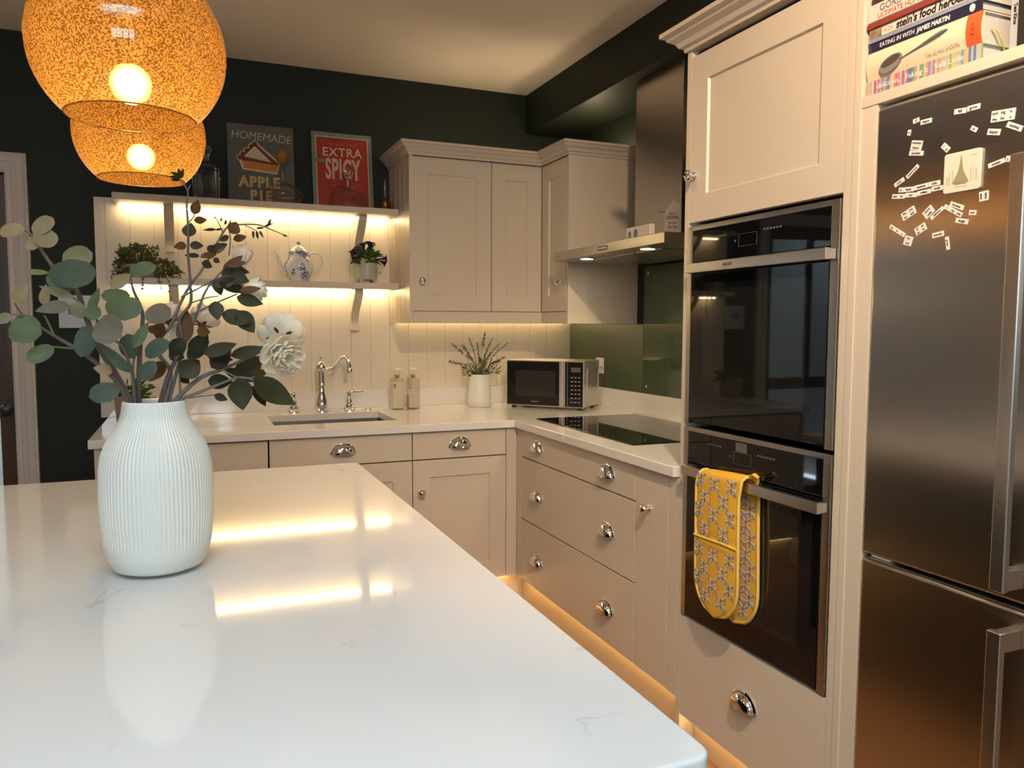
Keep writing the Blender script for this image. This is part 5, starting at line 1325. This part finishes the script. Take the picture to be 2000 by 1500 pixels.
for a in ((490,545,452,352,215,'blue',1,-.07),(405,372,602,312,112,'pale',0,-.05),(408,545,330,435,95,'green',0,-.045),(215,190,345,82,78,'tan',0,-.06),(262,275,330,162,112,'tan',0,-.065),(255,272,172,228,78,'tan',0,-.06),
          (165,158,-5,188,78,'tan',0,-.07),(322,442,98,432,30,'pale',0,-.05),(482,602,252,530,48,'pale',0,-.06),(285,655,300,518,52,'tan',0,-.04),(458,658,228,692,72,'tg',0,-.07),(560,722,452,655,82,'pale',0,-.05),
          (578,705,648,540,52,'green',0,-.05),(555,685,658,722,82,'green',0,-.055),(525,992,592,785,112,'blue',0,-.06),(850,1092,640,895,62,'blue',0,-.05)):
    lf(t, *a[:5], EUC[a[5]], a[7], rnd=bool(a[6]) or a[4] > 75)
t = thing('eucalyptus_branch', 'low eucalyptus branch reaching out to the far left over the doorway frame', 'branch', (VX, VY, 1.15), 0, 'eucalyptus branches in the vase')
stem(t, [(890, 1480), (835, 1290), (760, 1150), (640, 1040), (520, 950), (400, 880), (300, 820), (230, 770), (150, 720), (95, 640)], .0052, .0012, BARK, dep=(0, -.10))
stem(t, [(350, 850), (320, 780), (288, 720)], .002, .0014, EUC['green'], dep=(-.08, -.08)); stem(t, [(150, 720), (65, 712)], .0015, .001, BARK, dep=(-.1, -.1)); stem(t, [(480, 935), (350, 925)], .0018, .0014, EUC['green'], dep=(-.07, -.08))
for a in ((272,842,55,800,160,'green',1,-.10),(352,925,172,1015,86,'green',0,-.09),(92,640,182,518,60,'tan',0,-.10),(66,710,-25,775,52,'pale',0,-.10),(782,1200,578,1252,108,'blue',0,-.06),(732,1092,608,1060,72,'tan',0,-.04)):
    lf(t, *a[:5], EUC[a[5]], a[7], rnd=bool(a[6]) or a[4] > 75)
t = thing('eucalyptus_branch', 'upright eucalyptus branch in the middle left of the vase, in front of the lit shelf', 'branch', (VX, VY, 1.15), 0, 'eucalyptus branches in the vase')
stem(t, [(915, 1480), (905, 1300), (905, 1100), (915, 900), (930, 740), (915, 660), (870, 560), (848, 470)], .0052, .0016, BARK, dep=(0, -.03))
stem(t, [(905, 1480), (880, 1300), (870, 1150), (850, 1060), (800, 930), (740, 880)], .0045, .0016, BARK, dep=(0, -.07))
stem(t, [(870, 1200), (872, 1010), (960, 800)], .002, .0012, EUC['green'], dep=(-.03, -.05))
for a in ((790,860,622,770,168,'tg',1,-.08),(848,592,658,592,78,'green',0,-.05),(812,755,798,592,180,'green',1,-.06),(945,742,1115,678,108,'tg',0,-.05),(845,452,1015,402,88,'green',0,-.03),(868,932,968,762,62,'green',0,-.06),
          (862,1002,830,838,112,'blue',0,-.03),(948,988,1102,888,98,'blue',0,-.04),(720,538,848,452,72,'tan',0,-.02),(922,1142,1005,1018,84,'blue',0,-.05)):
    lf(t, *a[:5], EUC[a[5]], a[7], rnd=bool(a[6]) or a[4] > 75)

t = thing('rose_branch', 'tall thin twig of brown leaves rising in front of the farther pendant', 'branch', (VX, VY, 1.15), 0, 'rose branches in the vase')
stem(t, [(1000, 1480), (1040, 1300), (1100, 1100), (1175, 950), (1182, 850), (1170, 740), (1240, 640), (1238, 500), (1225, 330), (1225, 150), (1215, 0), (1222, -90), (1170, -170)], .0042, .0011, BARK, dep=(0, -.02))
stem(t, [(1222, -90), (1240, -130)], .0012, .0008, BARK); stem(t, [(1215, 130), (1260, 80), (1265, 60)], .0011, .0008, BARK)
for a in ((1262,62,1288,-32,58,'br'),(1262,102,1348,98,44,'br'),(1222,210,1245,118,78,'ol'),(1212,262,1128,277,46,'br'),(1234,262,1326,268,50,'ol'),(1300,335,1200,330,32,'dk'),(1305,342,1392,318,36,'br'),
          (1180,-178,1110,-215,26,'dk'),(1172,-172,1160,-240,24,'dk'),(1168,-172,1100,-185,24,'dk'),(1176,-168,1112,-160,22,'dk'),(1178,-172,1192,-238,22,'dk')):
    lf(t, *a[:5], RSE[a[5]], random.uniform(-.03, 0))
t = thing('rose_branch', 'arching rose branch with tiny budding twigs pointing right towards the teapot', 'branch', (VX, VY, 1.15), 0, 'rose branches in the vase')
stem(t, [(1000, 1480), (1075, 1290), (1110, 1090), (1035, 970), (1045, 870), (1110, 790), (1170, 650), (1240, 520), (1330, 400), (1440, 200), (1490, 140), (1570, 128), (1680, 130), (1750, 155), (1870, 205)], .0040, .0009, BARK2, dep=(0, .02))
stem(t, [(1740, 148), (1762, 95)], .0011, .0006, BARK); stem(t, [(1590, 130), (1660, 165), (1700, 195)], .0009, .0005, BARK); stem(t, [(1450, 185), (1430, 130), (1405, 85)], .0010, .0006, BARK); stem(t, [(1490, 330), (1500, 220), (1485, 150)], .0013, .0008, BARK)
for a in ((1505,188,1540,112,78,'br'),(1518,225,1606,207,48,'br'),(1492,205,1430,235,38,'ol'),(1405,160,1320,165,18,'dk'),(1450,155,1395,165,14,'dk'),(1648,168,1650,222,16,'gr'),(1668,172,1680,225,16,'gr'),(1690,168,1715,215,16,'gr'),(1668,155,1722,150,14,'gr'),
          (1465,130,1470,95,14,'dk'),(1490,130,1505,98,12,'dk'),(1405,88,1392,78,10,'dk'),(1438,110,1442,80,10,'dk'),(1745,130,1765,90,14,'dk'),(1720,140,1780,120,12,'dk'),(1840,195,1872,208,12,'dk'),
          (1375,320,1480,252,66,'dk'),(1312,378,1382,405,54,'gr'),(1388,352,1432,375,34,'gr'),(1330,330,1410,325,40,'br'),(1350,300,1400,265,40,'dk')):
    lf(t, *a[:5], RSE[a[5]], random.uniform(-.02, .02))
t = thing('rose_branch', 'rose branch carrying two half open buds and drooping dark leaves beside the teapot', 'branch', (VX, VY, 1.15), 0, 'rose branches in the vase')
stem(t, [(1010, 1480), (1095, 1290), (1175, 1000), (1270, 740), (1340, 560), (1420, 460), (1480, 400)], .0035, .0014, BARK2, dep=(0, .03))
stem(t, [(1160, 760), (1300, 690), (1370, 655), (1450, 620), (1545, 580)], .002, .0012, BARK2, dep=(0, .02)); stem(t, [(1180, 600), (1300, 540), (1420, 470)], .0018, .0012, BARK2, dep=(0, .02)); stem(t, [(1240, 640), (1350, 605), (1420, 595)], .0014, .0009, BARK2, dep=(0, .02))
for a in ((1440,440,1622,500,110,'gr'),(1420,500,1600,570,95,'dk'),(1490,430,1625,440,66,'dk'),(1470,395,1605,375,44,'br'),(1450,440,1580,330,60,'br'),(1400,530,1560,480,80,'ol'),(1540,600,1715,648,78,'gr'),(1400,628,1418,752,84,'ol'),(1442,708,1645,765,98,'gr'),(1545,690,1655,835,112,'gr'),
          (1410,480,1440,590,70,'gr'),(1560,560,1700,545,50,'br'),(1600,520,1665,475,16,'br'),(1620,540,1655,480,12,'br')):
    lf(t, *a[:5], RSE[a[5]], random.uniform(-.03, .02))
t = thing('rose_branch', 'low rose branch of large dark leaves stretching right to the tap', 'branch', (VX, VY, 1.15), 0, 'rose branches in the vase')
stem(t, [(1030, 1480), (1130, 1290), (1300, 1130), (1450, 1070), (1600, 1000), (1720, 930), (1775, 880)], .0046, .0020, BARK2, dep=(0, -.04))
stem(t, [(1040, 1480), (1150, 1290), (1300, 1220), (1400, 1180), (1550, 1125), (1655, 1140)], .0036, .0016, BARK2, dep=(0, -.05)); stem(t, [(1060, 1480), (1165, 1285), (1280, 1250), (1400, 1238)], .0024, .0010, BARK2, dep=(0, -.03))
stem(t, [(1100, 1400), (1165, 1280), (1170, 1130), (1160, 1050)], .0026, .0012, BARK2, dep=(0, 0)); stem(t, [(1450, 1075), (1560, 1130), (1660, 1120)], .0016, .001, BARK2, dep=(-.03, -.05))
for a in ((1325,972,1542,905,80,'gr'),(1375,1062,1505,942,104,'gr'),(1500,985,1735,930,80,'gr'),(1702,1018,1522,1082,130,'gr'),(1180,1122,1298,1010,125,'ol'),(1172,1108,1232,1162,52,'dk'),(1070,1018,972,1152,84,'br'),(1352,1148,1514,1152,90,'dk'),(1552,1128,1582,1336,140,'gr'),
          (1648,1138,1918,1300,140,'gr'),(1640,1180,1732,1312,66,'dk'),(1395,1238,1482,1272,46,'dk'),(1650,1110,1742,1085,52,'br'),(1220,1000,1362,885,84,'gr'),(1245,985,1352,830,104,'dk'),(1190,905,1222,690,96,'br'),(1052,762,1030,885,74,'br'),(958,800,1062,832,50,'br'),
          (1192,870,1110,992,92,'dk'),(1460,1075,1700,1150,70,'dk'),(1610,1040,1740,1000,74,'br'),(1280,820,1370,830,60,'br'),(1100,960,1200,1000,80,'dk'),(1350,985,1520,1010,60,'dk')):
    lf(t, *a[:5], RSE[a[5]], random.uniform(-.06, .0))

# roses: layered cupped petals
ROSE = leafmat('cream_rose_petal', (1.0, .93, .76), (.97, .88, .72), .7, .35); ROSEP = leafmat('blush_rose_petal', (.92, .78, .64), (.90, .74, .60), .7, .35)
def petal(b, M_, a, r0, r1, w, lift, ruf, seed):
    vs = []; n, m = 7, 8
    for i in range(n+1):
        s_ = i/n; rr = r0+(r1-r0)*sin(s_*pi/2*1.05); h = lift*(1-cos(s_*pi*.55)); ww = w*(sin(pi*(.12+.62*s_))**.7)
        for j in range(m+1):
            u = -1+2*j/m; an = a+u*ww; f = ruf*(s_**2)*sin(4*u+seed)+ruf*.7*s_*sin(9*u+seed*2)
            edge = (1-abs(u)**3*.25)
            vs.append((rr*edge*cos(an), rr*edge*sin(an), h+f-.12*r1*abs(u)*s_))
    b.add(vs, [(i*(m+1)+j, i*(m+1)+j+1, (i+1)*(m+1)+j+1, (i+1)*(m+1)+j) for i in range(n) for j in range(m)], M_)
def rose(x, y, dy, d, R_, m, label, layers, grp='cream roses in the vase', lift0=1.0):
    c = V3(x, y, dy); d = Vector(d).normalized(); M_ = T(c) @ d.to_track_quat('Z', 'Y').to_matrix().to_4x4()
    t = thing('rose', label, 'flower', tuple(c), 0, grp)
    for L_, (n, r, lift, w, ruf) in enumerate(layers):
        b = B()
        for k in range(n):
            petal(b, M_ @ T((0, 0, -R_*.25+L_*.0015)), 2*pi*k/n+L_*.7+random.uniform(-.1, .1), R_*.04, R_*r*random.uniform(.92, 1.06), w, R_*lift*lift0, R_*ruf, random.uniform(0, 6))
        out('petals', b, m, t, world=True, sharp=80)
    b = B(); b.lathe([(.002, -R_*.30-.012), (.005, -R_*.30-.006), (.007, -R_*.30+.002), (0, -R_*.26)], M_, 12)
    for k in range(5):
        a = 2*pi*k/5; p = M_ @ Vector((.004*cos(a), .004*sin(a), -R_*.30)); q = M_ @ Vector((R_*.62*cos(a), R_*.62*sin(a), -R_*.22)); leaf(b, p, q, R_*.22, d, .1, .05, n=5)
    out('sepals', b, RSE['br'], t, world=True)
FULL = [(6, 1.0, .20, .72, .045), (6, .90, .36, .68, .06), (6, .76, .50, .62, .07), (7, .60, .58, .55, .08), (7, .44, .60, .55, .08), (6, .28, .60, .6, .08)]
OPEN = [(5, 1.0, .55, .72, .03), (5, .92, .75, .70, .03), (5, .75, .9, .7, .04)]
BUD = [(4, .85, 1.2, .9, .04), (4, .65, 1.3, .9, .04), (3, .45, 1.35, 1.0, .04)]
r_ = 1.0*PXM
rose(1848, 985, -.05, (.35, -1, -.25), 148*r_, ROSE, 'large ruffled cream rose facing the camera at the right of the bouquet', FULL)
rose(1835, 850, -.01, (.25, .75, .55), 150*r_, ROSE, 'large cream rose seen from behind, above the ruffled one at the right', OPEN, lift0=.7)
rose(1325, 760, .05, (.3, .4, .8), 100*r_, ROSEP, 'blush cream rose half hidden behind brown leaves in the middle of the bouquet', OPEN)
rose(1100, 740, .05, (-.2, .3, .9), 92*r_, ROSEP, 'cream rose half hidden behind the taupe eucalyptus leaf', OPEN)
rose(1165, 830, .04, (.1, -.6, .4), 70*r_, ROSE, 'small white rose deep in the centre of the bouquet', FULL[:4])
rose(1560, 375, .03, (.3, -.1, 1), 78*r_, ROSEP, 'pale pink rose bud wrapped in brown leaves at the top of the bouquet', BUD)
rose(1600, 555, .02, (1, -.35, .05), 88*r_, ROSE, 'white rose bud opening to the right above the serrated leaf', BUD)
